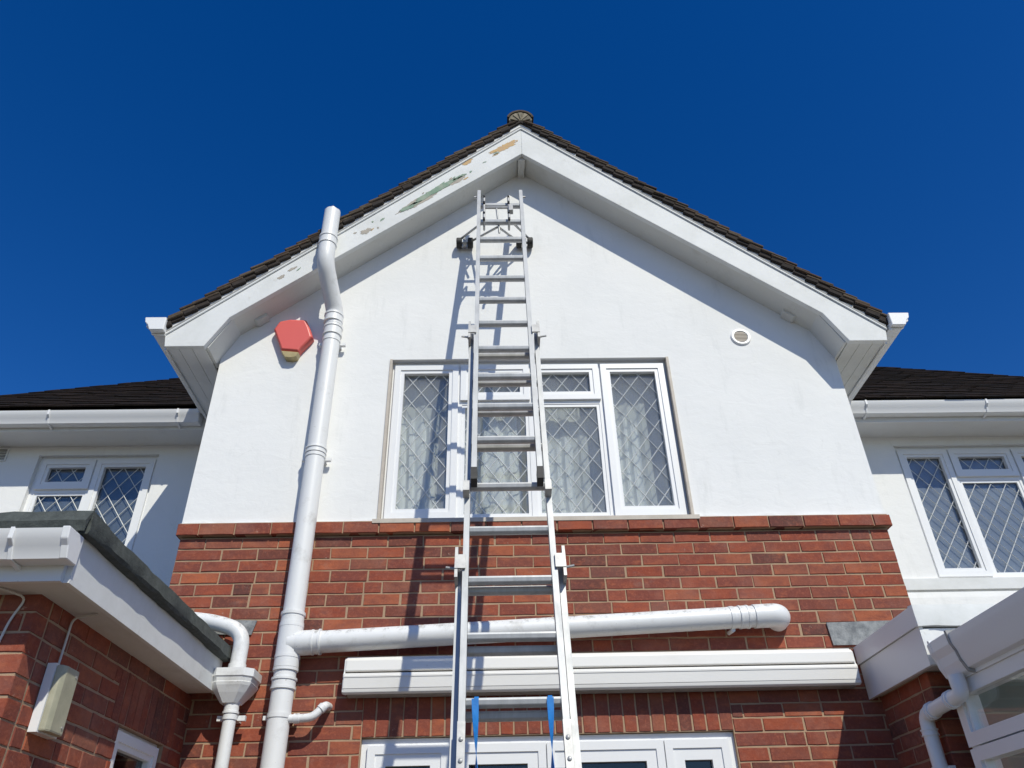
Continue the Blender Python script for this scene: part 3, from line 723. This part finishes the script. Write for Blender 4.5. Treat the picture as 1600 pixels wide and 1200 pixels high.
g = bmnew(); tube(g, fillet([(-1.80, -.10, 2.905), (-1.60, -.10, 2.880), (hx, -.10, 2.822), (hx, -.11, 2.60)], .085, 8), .043, 22); S2('elbow', g, smooth=True)
g = bmnew(); tube(g, [(hx, -.11, 2.64), (hx, -.11, 2.60)], .048, 22); S2('elbow_socket', g, smooth=True)

# lead pieces dressed against the brickwork
g = bmnew(); prism(g, [(-1.70, 2.84), (-1.42, 2.832), (-1.40, 2.915), (-1.70, 2.925)], -.012, -.004); part('lead_flashing', g, SLATE)
g = bmnew(); prism(g, [(1.955, 2.715), (2.36, 2.715), (2.36, 2.853), (1.945, 2.846)], -.012, -.004); part('lead_flashing', g, SLATE)

# ------------------------------------------------------------------ burglar alarm box
al = thing('alarm_box', 'red shield shaped burglar alarm box high on the white gable wall', 'alarm', (-1.47, 0, 4.97))
AO = [(-1.618, 5.047), (-1.587, 5.121), (-1.511, 5.141), (-1.388, 5.133), (-1.352, 5.058), (-1.320, 4.971), (-1.394, 4.860), (-1.416, 4.796), (-1.510, 4.803), (-1.547, 4.881)]
ac = (-1.47, 4.97)
def shell(bm, pts, c, levels):
    fs = []; prev = None
    for y, k in levels:
        r_ = [bm.verts.new((c[0]+(x-c[0])*k, y, c[1]+(z-c[1])*k)) for x, z in pts]
        if prev:
            n = len(pts)
            for i in range(n): fs.append(bm.faces.new((prev[i], prev[(i+1) % n], r_[(i+1) % n], r_[i])))
        else: fs.append(bm.faces.new(r_))
        prev = r_
    fs.append(bm.faces.new(prev)); bmesh.ops.recalc_face_normals(bm, faces=fs)
LOC = Vector((-1.47, 0, 4.97))
g = bmnew(); shell(g, AO[:7]+[(-1.405, 4.835), (-1.535, 4.85), AO[9]], ac, [(-.001, 1.0), (-.035, 1.0), (-.056, .965), (-.066, .88)]); o = link('cover', g, RED, al, bev=.003); o.location = -LOC
g = bmnew(); shell(g, [(-1.405, 4.833), (-1.416, 4.796), (-1.450, 4.786), (-1.500, 4.792), (-1.535, 4.848)], (-1.465, 4.82), [(-.001, 1.0), (-.040, 1.0), (-.058, .93)]); o = link('strobe_lens', g, AMBER, al); o.location = -LOC

# round wall vent
vt = thing('wall_vent', 'round white vent with grey grille on the white wall under the right eaves', 'vent', (1.842, 0, 4.977))
g = bmnew(); n = 32
for r0, r1, y0, y1 in ((.050, .074, -.014, .0), ):
    prof = [(r1, 0.0), (r1, y0*.6), (r1-.006, y0), (r0+.004, y0), (r0, y0*.6), (r0, 0.0)]
    rs = [[g.verts.new((r*math.cos(2*math.pi*i/n), y, r*math.sin(2*math.pi*i/n))) for i in range(n)] for r, y in prof]
    for a in range(len(rs)-1):
        for i in range(n): g.faces.new((rs[a][i], rs[a][(i+1) % n], rs[a+1][(i+1) % n], rs[a+1][i]))
bmesh.ops.recalc_face_normals(g, faces=g.faces); link('rim', g, PVC, vt, smooth=True)
g = bmnew(); prism(g, [(.0495*math.cos(2*math.pi*i/n), .0495*math.sin(2*math.pi*i/n)) for i in range(n)], -.004, .0); link('backing', g, TRIM, vt)
for k in range(-3, 4):
    z = k*.013; h = math.sqrt(max(.0495**2-z*z, 0))-.001; g = bmnew(); box(g, -h, h, -.011, -.005, z-.0035, z+.0035); link('louvre', g, BEAD, vt)
# louvre vent at the far left wing
lv = thing('louvre_vent', 'small square grey louvre vent at the left edge of the left wing wall', 'vent', (-4.16, WY, 4.705))
g = bmnew(); bars(g, -.10, .10, -.062, .062, -.012, 0, .012); link('frame', g, PVCD, lv)
for k in range(4): g = bmnew(); box(g, -.087, .087, -.010, -.002, -.045+k*.026, -.029+k*.026); link('louvre', g, TRIM, lv)

# ------------------------------------------------------------------ awning cassette
aw = thing('awning', 'long off-white folded awning cassette fixed over the french doors', 'awning', (.58, 0, 2.56))
AL = Vector((.58, 0, 2.56)); ax0, ax1 = -.842, 2.010
def awp(name, pts, x0, x1, m=AWN, bev=.006):
    g = bmnew(); prism(g, pts, x0, x1, 'x'); o = link(name, g, m, aw, bev=bev, seg=2); o.location = -AL
awp('cover', [(-.004, 2.678), (-.085, 2.676), (-.107, 2.655), (-.110, 2.597), (-.102, 2.592), (-.004, 2.605)], ax0+.004, ax1-.004)
awp('roller_body', [(-.004, 2.604), (-.080, 2.591), (-.080, 2.50), (-.004, 2.50)], ax0+.012, ax1-.012, TRIM)
awp('front_rail', [(-.122, 2.578), (-.118, 2.581), (-.096, 2.581), (-.096, 2.500), (-.120, 2.500), (-.124, 2.560)], ax0, ax1, AWN, .004)
awp('drip_rail', [(-.118, 2.4995), (-.114, 2.482), (-.100, 2.472), (-.085, 2.478), (-.085, 2.4995)], ax0+.002, ax1-.002, AWN, .003)
awp('underside_arm', [(-.0845, 2.495), (-.0845, 2.470), (-.030, 2.468), (-.030, 2.495)], ax0+.02, ax1-.02, TRIM, .003)
awp('front_bead', [(-.1275, 2.566), (-.1245, 2.569), (-.1235, 2.560), (-.1268, 2.558)], ax0+.001, ax1-.001, AWN, 0)
for x in (ax0, ax1): awp('end_cap', [(-.006, 2.672), (-.084, 2.670), (-.103, 2.652), (-.105, 2.59), (-.118, 2.575), (-.114, 2.484), (-.100, 2.476), (-.006, 2.49)], x-.004 if x < 0 else x-.0035, x+.0035 if x < 0 else x+.004, PVCD, .001)

# ------------------------------------------------------------------ brick outbuilding on the left
OX = -1.69; OY = -1.70
ob = thing('brick_outbuilding', 'single storey brick outbuilding with green felt roof left of the soil pipe', 'building', (-2.6, -.85, 0))
OL = Vector((-2.6, -.85, 0))
def op(name, bm, m, parent=None, **k):
    o = link(name, bm, m, parent or ob, **k)
    if parent is None: o.location = Vector(o.location) - OL
    return o
wy0, wy1, wz0, wz1 = -.80, -.25, 1.35, 2.212
g = bmnew(); X1 = OX-.0042
for a in ((OY+.0042, wy0, 0, 2.499), (wy1, -.0, 0, 2.499), (wy0, wy1, wz1, 2.499), (wy0, wy1, 0, wz0)): box(g, OX-.2, X1, a[0], a[1], a[2], a[3])
box(g, -3.6, OX-.2, OY+.0042, OY+.2, 0, 2.499)
ow = op('brick_wall', g, MORTAR)
run = BrickRun(ow, limit=200); zt = 2.212 + 4*COURSE
sy0, sy1 = -.90, -.15
rows(run, EAST(OX), OY+.105, -.001, zt, 11, .05, holes=[(wy0, wy1, 0, wz1), (sy0, sy1, wz1-.01, 2.212+3*COURSE)], hidden=lambda a, z: z < 1.85 or z > 2.5)
rows(run, FRONT(OY), -2.5, OX-.0005, zt, 11, -.03, hidden=lambda a, z: z < 1.85 or a < -2.2)
run.build()
ss = BrickRun(ow, 'soldier_brick'); nS = 10; ps = (sy1-sy0)/nS
for i in range(nS): ss.add(round(ps-JT, 3), 3*COURSE-JT, EAST(OX)(sy0+(i+.5)*ps, 2.212+1.5*COURSE), 1)
ss.build()
FX = -1.53
g = bmnew(); box(g, -3.7, FX-.002, OY-.128, OY, 2.497, 2.511); box(g, OX-.0, FX-.002, OY+.001, -.09, 2.4975, 2.511); op('eaves_soffit', g, SOFFIT)
g = bmnew(); box(g, FX-.022, FX, OY-.13, -.085, 2.492, 2.70); op('verge_fascia', g, BARGE, bev=.003)
g = bmnew(); box(g, -3.7, FX-.0225, OY-.150, OY-.1285, 2.492, 2.70); op('eaves_fascia', g, PVCD, bev=.003)
g = bmnew(); box(g, -3.7, FX-.01, OY-.16, -.02, 2.701, 2.716); deck = op('roof_deck', g, FELT)
# felt edge: strip pieces with slight bows
def felt(name, pts):
    g = bmnew(); rnd = random.Random(4)
    n = 24
    secs = []
    for i in range(n+1):
        y = -1.872 + (1.872-.075)*i/n; j = lambda: rnd.uniform(-.003, .003)
        secs.append([g.verts.new((FX+a+j(), y, b+j())) for a, b in pts])
    m_ = len(pts)
    for i in range(n):
        for k in range(m_): g.faces.new((secs[i][k], secs[i][(k+1) % m_], secs[i+1][(k+1) % m_], secs[i+1][k]))
    g.faces.new(secs[0][::-1]); g.faces.new(secs[-1]); bmesh.ops.recalc_face_normals(g, faces=g.faces); op(name, g, FELT, smooth=True)
felt('felt_verge', [(.002, 2.662), (.036, 2.664), (.044, 2.676), (.036, 2.738), (.0, 2.752), (-.05, 2.744), (-.06, 2.7165), (.001, 2.7165)])
g = bmnew(); rnd = random.Random(3); n = 30; A = []
for i in range(n+1):
    x = -3.7 + (FX+.034+3.7)*i/n; q = rnd.uniform(-.004, .004); A.append([g.verts.new((x, y, z+q)) for y, z in ((-1.895, 2.662), (-1.905, 2.700), (-1.87, 2.752), (-1.72, 2.746), (-1.72, 2.7165), (-1.88, 2.7165))])
for i in range(n):
    for k in range(6): g.faces.new((A[i][k], A[i][(k+1) % 6], A[i+1][(k+1) % 6], A[i+1][k]))
g.faces.new(A[0][::-1]); g.faces.new(A[-1]); bmesh.ops.recalc_face_normals(g, faces=g.faces); op('felt_eaves', g, FELT, smooth=True)
w_ = window(ob, Vector((OX, wy0, wz0))-OL, R(90), wy1-wy0, wz1-wz0, [(0, wy1-wy0, .60, wz1-wz0, 'sash'), (0, wy1-wy0, 0, .60, 'fixed')], recess=.035, lead=False, glass=DGLASS, fr=.03)
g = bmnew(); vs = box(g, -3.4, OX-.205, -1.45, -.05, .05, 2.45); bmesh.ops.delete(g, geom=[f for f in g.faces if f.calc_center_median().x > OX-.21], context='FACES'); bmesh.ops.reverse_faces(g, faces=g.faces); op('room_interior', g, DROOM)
gutter('white gutter with end cap under the green felt of the outbuilding roof', 2.2, (-3.72, -1.955, 2.552), 0, [.6, 1.4, 2.0], [(2.2, 1)])
# bulkhead light
bl = thing('bulkhead_light', 'rectangular wall light with white base and yellowed cover on the outbuilding', 'wall light', (OX, -1.445, 2.175))
g = bmnew(); box(g, .001, .034, -.076, .076, -.120, .120); link('base', g, PVC, bl, bev=.010, seg=2)
g = bmnew(); prism(g, [(.0345, -.072), (.056, -.066), (.066, -.046), (.066, .046), (.056, .066), (.0345, .072)], -.116, .116, 'z'); link('diffuser', g, DIFF, bl, bev=.007, seg=2)
for z in (-.09, .09): g = bmnew(); tube(g, [(.0655, .03, z), (.0690, .03, z)], .005, 8); link('screw', g, STEEL, bl)
def cable(name, pts, label, m=CABLE, r=.0045):
    g = bmnew(); tube(g, fillet(pts, .03, 5), r, 8); tag(link(name, g, m, smooth=True), label, 'cable')
cable('cable', [(-1.58, -1.47, 2.492), (OX+.008, -1.455, 2.485), (OX+.008, -1.46, 2.28)], 'grey cable running from the outbuilding soffit down to the bulkhead light')
cable('cable', [(-1.80, -1.79, 2.492), (-1.735, OY-.008, 2.483), (-1.77, OY-.008, 2.40), (-1.80, OY-.008, 2.20)], 'pale cable hanging down the front brick corner of the outbuilding', r=.0045)

# ------------------------------------------------------------------ flat roofed brick lobby on the right
lb = thing('brick_lobby', 'small flat roofed brick lobby with deep white fascia right of the awning', 'building', (2.6, -.3, 0))
BL = Vector((2.6, -.3, 0))
def lp(name, bm, m, **k):
    o = link(name, bm, m, lb, **k); o.location = Vector(o.location) - BL; return o
g = bmnew(); box(g, 2.1542, 3.4, -.5558, -.0, 0, 2.43); lw = lp('brick_wall', g, MORTAR)
run = BrickRun(lw, limit=120)
rows(run, WEST(2.15), -.56+.105, -.001, 2.43, 11, .02, hidden=lambda a, z: z < 1.85)
rows(run, FRONT(-.56), 2.1505, 3.3, 2.43, 11, .04, hidden=lambda a, z: z < 1.85 or a > 2.75); run.build()
g = bmnew(); box(g, 2.08, 2.10, -.745, -.006, 2.415, 2.600); lp('lower_fascia', g, PVC, bev=.003)
g = bmnew(); box(g, 2.068, 2.10, -.765, -.006, 2.6025, 2.700); lp('upper_fascia', g, PVC, bev=.004)
g = bmnew(); box(g, 2.1005, 3.5, -.745, -.735, 2.415, 2.59); lp('front_board', g, PVCD, bev=.002)
g = bmnew(); box(g, 2.078, 2.125, -.752, -.7455, 2.418, 2.585); lp('corner_trim', g, BARGE, bev=.002)
g = bmnew(); n = 30; A = []; rnd = random.Random(8)
for i in range(n+1):
    x = 2.069 + 1.4*i/n; q = [rnd.uniform(-.006, .006) for _ in range(3)]
    A.append([g.verts.new(p) for p in ((x, -.766+q[0]*.5, 2.598+q[0]*.6), (x, -.772+q[1], 2.65), (x, -.762+q[2], 2.703), (x, -.72, 2.708), (x, -.72, 2.60))])
for i in range(n):
    for k in range(5): g.faces.new((A[i][k], A[i][(k+1) % 5], A[i+1][(k+1) % 5], A[i+1][k]))
g.faces.new(A[0][::-1]); g.faces.new(A[-1]); bmesh.ops.recalc_face_normals(g, faces=g.faces); lp('front_apron', g, BARGE, smooth=True)
g = bmnew(); box(g, 2.1005, 3.5, -.7195, -.006, 2.598, 2.695); lp('roof_slab', g, FELT)
g = bmnew(); box(g, 2.1005, 3.5, -.7345, -.005, 2.431, 2.445); lp('soffit', g, SOFFIT)

# ------------------------------------------------------------------ conservatory
cs = thing('conservatory', 'white upvc conservatory with tilted fanlights at the lower right', 'conservatory', (2.9, -1.6, 0))
CL = Vector((2.9, -1.6, 0)); cX = 2.15; cy0, cy1 = -3.0, -.745
def cp(name, bm, m, **k):
    o = link(name, bm, m, cs, **k); o.location = Vector(o.location) - CL; return o
g = bmnew(); box(g, cX, cX+.07, cy0, cy1, 2.262, 2.322); cp('head_rail', g, PVC, bev=.005, seg=2)
for (a, b) in ((-1.46, -.745), (-2.20, -1.47), (-3.0, -2.21)):
    g = bmnew(); o_ = [(a, b, 2.052, 2.2615), (a, b, .70, 2.045)]
    for (q0, q1, z0, z1) in o_:
        for yy in ((q0, q0+.055), (q1-.055, q1)): box(g, cX-.012, cX+.055, yy[0], yy[1], z0+.055, z1-.003)
        box(g, cX-.012, cX+.055, q0, q1, z0, z0+.055)
        if z1 < 2.1: box(g, cX-.012, cX+.055, q0+.055, q1-.055, z1-.055, z1)
    cp('casement', g, PVC, bev=.006, seg=2)
    for (q0, q1, z0, z1) in o_:
        g = bmnew(); box(g, cX+.018, cX+.024, q0+.05, q1-.05, z0+.05, z1-.003 if z1 > 2.1 else z1-.05); cp('pane', g, GLASS)
for y in (-.745, -2.2): 
    g = bmnew(); box(g, cX+.0005, cX+.0695, y-.004-.07, y-.004, 0, 2.2615) if y > -1 else box(g, cX+.06, cX+.10, y-.03, y+.03, 0, 2.2615); cp('post', g, PVC, bev=.004)
g = bmnew(); box(g, cX, cX+.2, cy0, cy1, 0, .69); cp('dwarf_wall', g, RENDER)
g = bmnew(); box(g, cX+.02, 4.4, -.79, -.75, 0, 2.40); cp('end_panel', g, m_simple('grey_panel', (.30, .33, .30), (.24, .27, .24), 3, .8))
# sloping glazed roof with bars
g = bmnew(); prism(g, [(2.10, 2.46), (4.4, 3.05), (4.4, 3.07), (2.10, 2.48)], cy0, -.80); cp('roof_sheet', g, m_simple('grey_roof_sheet', (.22, .25, .22), (.17, .20, .17), 3, .5))
for i in range(5):
    y = -.83 - i*.53; g = bmnew(); prism(g, [(2.13, 2.425), (4.4, 3.01), (4.4, 3.09), (2.11, 2.505)], y-.025, y+.025); cp('roof_bar', g, PVC, bev=.006)
# eaves beam + gutter (deep ogee)
g = bmnew(); box(g, cX-.01, cX+.07, cy0, cy1-.03, 2.3225, 2.40); cp('eaves_beam', g, PVC, bev=.004)
OG = [(2.070, 2.494), (2.074, 2.450), (2.088, 2.420), (2.094, 2.385), (2.112, 2.345), (2.139, 2.338), (2.139, 2.50), (2.132, 2.50), (2.132, 2.36), (2.112, 2.362), (2.103, 2.39), (2.095, 2.43), (2.082, 2.455), (2.080, 2.494)]
cg = thing('gutter', 'deep white ogee gutter running along the conservatory eaves', 'gutter', (2.1, -.9, 2.34), group='white gutters along the eaves'); CG = Vector((2.1, -.9, 2.34))
def gp(name, bm, m=PVC, **k):
    o = link(name, bm, m, cg, **k); o.location = Vector(o.location) - CG
g = bmnew(); prism(g, OG, cy0, -.93); gp('channel', g, smooth=True)
k_ = lambda s: [(2.104+(x-2.104)*s, 2.42+(z-2.42)*s) for x, z in OG[:7]]
g = bmnew(); prism(g, k_(1.12), -.975, -.80); gp('outlet', g, bev=.004)
for y in (-.985, -.815): g = bmnew(); prism(g, k_(1.20), y-.008, y+.008); gp('union_rib', g, TRIM if y < -.9 else PVC)
g = bmnew(); prism(g, k_(1.05), -.7995, -.785); gp('end_cap', g, bev=.002)
cd = thing('downpipe', 'white downpipe with swan neck beside the conservatory on the right', 'downpipe', (2.1, -.52, 0)); CD = Vector((2.1, -.52, 0))
def dpp(name, bm, **k):
    o = link(name, bm, PVC, cd, **k); o.location = Vector(o.location) - CD
g = bmnew(); tube(g, [(2.105, -.885, 2.335), (2.105, -.885, 2.285)], .0355, 22); dpp('outlet_spigot', g, smooth=True)
g = bmnew(); tube(g, fillet([(2.105, -.885, 2.30), (2.105, -.885, 2.255), (2.100, -.52, 2.235), (2.100, -.515, 2.14)], .06, 8), .034, 22); dpp('swan_neck', g, smooth=True)
g = bmnew(); tube(g, [(2.100, -.515, 2.16), (2.100, -.515, 0)], .034, 22); dpp('pipe', g, smooth=True)
for c, a in (((2.1035, -.79, 2.250), (0, 1, -.06)), ((2.1005, -.60, 2.239), (0, 1, -.06)), ((2.10, -.515, 2.155), (0, 0, 1))): g = bmnew(); collar(g, c, a, .0355, .03, lip=.003); dpp('socket', g, smooth=True)
g = bmnew(); tube(g, [(2.10, -.515, 1.985), (2.10, -.515, 2.005)], .039, 20); box(g, 2.12, 2.15, -.56, -.47, 1.985, 2.005); dpp('bracket', g, smooth=True)

# ------------------------------------------------------------------ ladder
LT = R(15); ld = thing('ladder', 'three section aluminium extension ladder leaning against the white gable', 'ladder', (.06, -1.8917, 0), (-LT, 0, 0))
def section(xa, xb, yb, s0, s1, rungs, dep=.058, rw=.027):
    """rails from s0 to s1 along the ladder, front face at yb-dep"""
    g = bmnew(); box(g, xa, xa+rw, yb-dep, yb, s0, s1)
    sec = link('ladder_section', g, ALU, ld, bev=.004, seg=2)
    g = bmnew(); box(g, xb-rw, xb, yb-dep, yb, s0, s1); link('rail', g, ALU, sec, bev=.004, seg=2)
    for s in rungs:
        g = bmnew(); prism(g, [(yb-dep+.006, s+.014), (yb-.016, s+.014), (yb-.009, s+.006), (yb-.012, s-.012), (yb-.028, s-.018), (yb-.044, s-.012), (yb-dep+.006, s+.004)], xa+rw, xb-rw, 'x')
        link('rung', g, ALU, sec, bev=.002)
    return sec
r3 = [6.275-.2605*i for i in range(11)]; r2 = [4.46, 4.205, 3.95, 3.675, 3.395, 3.115, 2.83, 2.545, 2.255, 1.98, 1.70, 1.42, 1.15]; r1 = [2.818, 2.516, 2.230, 1.95, 1.67, 1.39, 1.11, .83, .55, .27]
s3 = section(-.180, .182, -.002, 3.40, 6.49, r3); s2 = section(-.213, .222, .060, 1.05, 4.66, r2); s1 = section(-.245, .258, .122, .02, 2.96, r1)
for sg, sec, xo in ((-1, s3, -.1665), (1, s3, .1685)):
    g = bmnew(); box(g, xo-.016, xo+.016, -.064, .002, 3.372, 3.452); link('rubber_end', g, BLACK, sec, bev=.004)
    g = bmnew(); box(g, xo-.012, xo+.012, -.058, .0, 6.484, 6.502); link('rail_cap', g, STEEL, sec, bev=.003)
for x in (-.2, .2):
    g = bmnew(); tube(g, [(x*.9, -.03, 6.43), (x*1.03, -.03, 6.43)], .009, 10); link('pin', g, STEEL, s3, smooth=True)
    # hooks at the foot of the fly section
    g = bmnew(); box(g, x-.02 if x < 0 else x-.012, x+.012 if x < 0 else x+.02, -.062, .0, 3.30, 3.362); link('hook', g, STEEL, s3, bev=.004)
# guide brackets: top of the middle section and top of the base section
for sec, xs, s, yb in ((s2, (-.213, .222), 4.66, .060), (s1, (-.245, .258), 2.96, .122)):
    for i, x in enumerate(xs):
        sg = -1 if i == 0 else 1
        g = bmnew(); box(g, x-.004 if sg < 0 else x-.010, x+.010 if sg < 0 else x+.004, yb-.13, yb+.004, s-.13, s+.035); box(g, x-.004 if sg < 0 else x-.045, x+.045 if sg < 0 else x+.004, yb-.134, yb-.124, s-.085, s-.01)
        link('guide_bracket', g, STEEL, sec, bev=.003)
        g = bmnew(); tube(g, [(x+sg*.005, yb-.05, s-.03), (x+sg*.05, yb-.055, s-.025)], .006, 8); tube(g, [(x+sg*.003, yb-.05, s-.03), (x+sg*.012, yb-.05, s-.03)], .012, 10); link('bolt', g, STEEL, sec, smooth=True)
# riveted plates low on the middle section
for x in (-.1995, .2085):
    g = bmnew(); box(g, x-.0155, x+.0155, -.0035, .0015, 1.75, 2.17); link('splice_plate', g, STEEL, s2, bev=.001)
    for s in (2.10, 2.02, 1.90): 
        g = bmnew(); tube(g, [(x, -.0036, s), (x, -.008, s), (x, -.0105, s)], [.009, .0085, .004], 10); link('rivet', g, STEEL, s2, smooth=True)
# ladder stand-off clamped to the two topmost rungs
LM = Matrix.Translation((.06, -1.8917, 0)) @ Matrix.Rotation(-LT, 4, 'X')
sf = thing('ladder_standoff', 'ladder stand-off with black rubber feet clamped to the topmost rungs', 'ladder stand-off', LM @ Vector((0, -.03, 6.1)))
SFL = Vector(sf.location)
def sp_(name, bm, m=STEEL, **k):
    o = link(name, bm, m, sf, **k); o.location = -SFL
L_ = lambda x, y, s: LM @ Vector((x, y, s))
for x in (-.125, .065):
    g = bmnew(); tube(g, [L_(x, -.085, 6.31), L_(x, -.085, 5.96)], .010, 10); sp_('clamp_post', g, smooth=True)
    for s in (6.275, 6.0145):
        g = bmnew(); tube(g, fillet([L_(x, -.088, s+.04), L_(x, .015, s+.035), L_(x, .015, s-.04), L_(x, -.088, s-.042)], .02, 4), .008, 8); sp_('u_bolt', g, smooth=True)
        g = bmnew(); tube(g, [L_(x, -.098, s-.05), L_(x, -.098, s-.078)], .010, 6); tube(g, [L_(x, -.096, s+.03), L_(x, -.096, s+.045)], .009, 6); sp_('wing_nut', g, BLACK)
g = bmnew(); tube(g, [L_(-.125, -.085, 6.15), L_(.075, -.085, 6.15)], .010, 10); sp_('cross_bar', g, smooth=True)
g = bmnew(); box(g, .062, .098, -.020, .020, -.05, .04, LM @ Matrix.Translation((0, -.085, 6.13))); sp_('latch_plate', g, bev=.003)
g = bmnew(); tube(g, [L_(-.03, -.085, 6.15), L_(-.015, -.02, 6.02), L_(-.01, .01, 5.93)], .008, 8); sp_('stay', g, smooth=True)
FZ = 5.915
feet = (-.225, .255)
for i, x in enumerate(feet):
    sg = -1 if i == 0 else 1
    a = L_(-.03 if sg < 0 else -.02, .02, 6.26); 
    g = bmnew(); tube(g, [L_(sg*.10 - .02, .01, 6.12), Vector((x+sg*.05, -.045, FZ+.035))], .009, 10); sp_('arm', g, smooth=True)
    g = bmnew(); tube(g, [L_(-.02+sg*.005, -.0, 6.0), Vector((x-sg*.06, -.045, FZ+.03))], .009, 10); sp_('inner_arm', g, smooth=True)
    g = bmnew(); tube(g, [(x-.068, -.05, FZ), (x+.068, -.05, FZ)], .010, 10); tube(g, [(x-.014, -.05, FZ), (x+.014, -.05, FZ)], .036, 14); sp_('axle', g, smooth=True)
    for q in (-.045, .045):
        g = bmnew(); r = .036; tube(g, [(x+q-.022, -.050, FZ), (x+q-.017, -.050, FZ), (x+q+.017, -.050, FZ), (x+q+.022, -.050, FZ)], [.036, .044, .044, .036], 18); sp_('rubber_foot', g, BLACK, smooth=True)
# blue straps tied to a rung
def strap(x, seed, label):
    rnd = random.Random(seed); g = bmnew(); s = 2.255; n = 40; A = []
    path = []
    p0 = L_(x, -.050, s-.022); 
    for i in range(n+1):
        t = i/n; L = t*.75; wv = .019*abs(math.cos(t*6.0))+.003 ; ang = t*6.0
        c = Vector((p0.x-.004+.02*t*(1 if seed == 1 else -.4), p0.y-.012, p0.z-L)); dv = Vector((math.cos(ang), math.sin(ang), 0))
        if i == 0: wv = .021
        A.append((c-dv*.0135, c+dv*.0135))
    V = []
    for a, b in A:
        nrm = (b-a).cross(Vector((0, 0, 1))).normalized()*.0009
        V.append([g.verts.new(a+nrm), g.verts.new(b+nrm), g.verts.new(b-nrm), g.verts.new(a-nrm)])
    for i in range(n):
        for k in range(4): g.faces.new((V[i][k], V[i][(k+1) % 4], V[i+1][(k+1) % 4], V[i+1][k]))
    # loop round the rung
    lp_ = []; 
    for i in range(15):
        a = -math.pi/2 + 2*math.pi*i/14; lp_.append((.036*math.cos(a), .024*math.sin(a)))
    Q = []
    for yy, ss in lp_:
        c = L_(x, .028+yy, s-.001+ss); Q.append([g.verts.new(c+Vector((-.009, 0, 0))), g.verts.new(c+Vector((.009, 0, 0)))])
    for i in range(14): g.faces.new((Q[i][0], Q[i][1], Q[i+1][1], Q[i+1][0]))
    bmesh.ops.recalc_face_normals(g, faces=g.faces)
    tag(link('strap', g, STRAP, smooth=True), label, 'strap', 'blue straps on the ladder')
strap(-.142, 1, 'twisted blue strap hanging from the left end of a low ladder rung')
strap(.150, 2, 'twisted blue strap hanging from the right end of a low ladder rung')
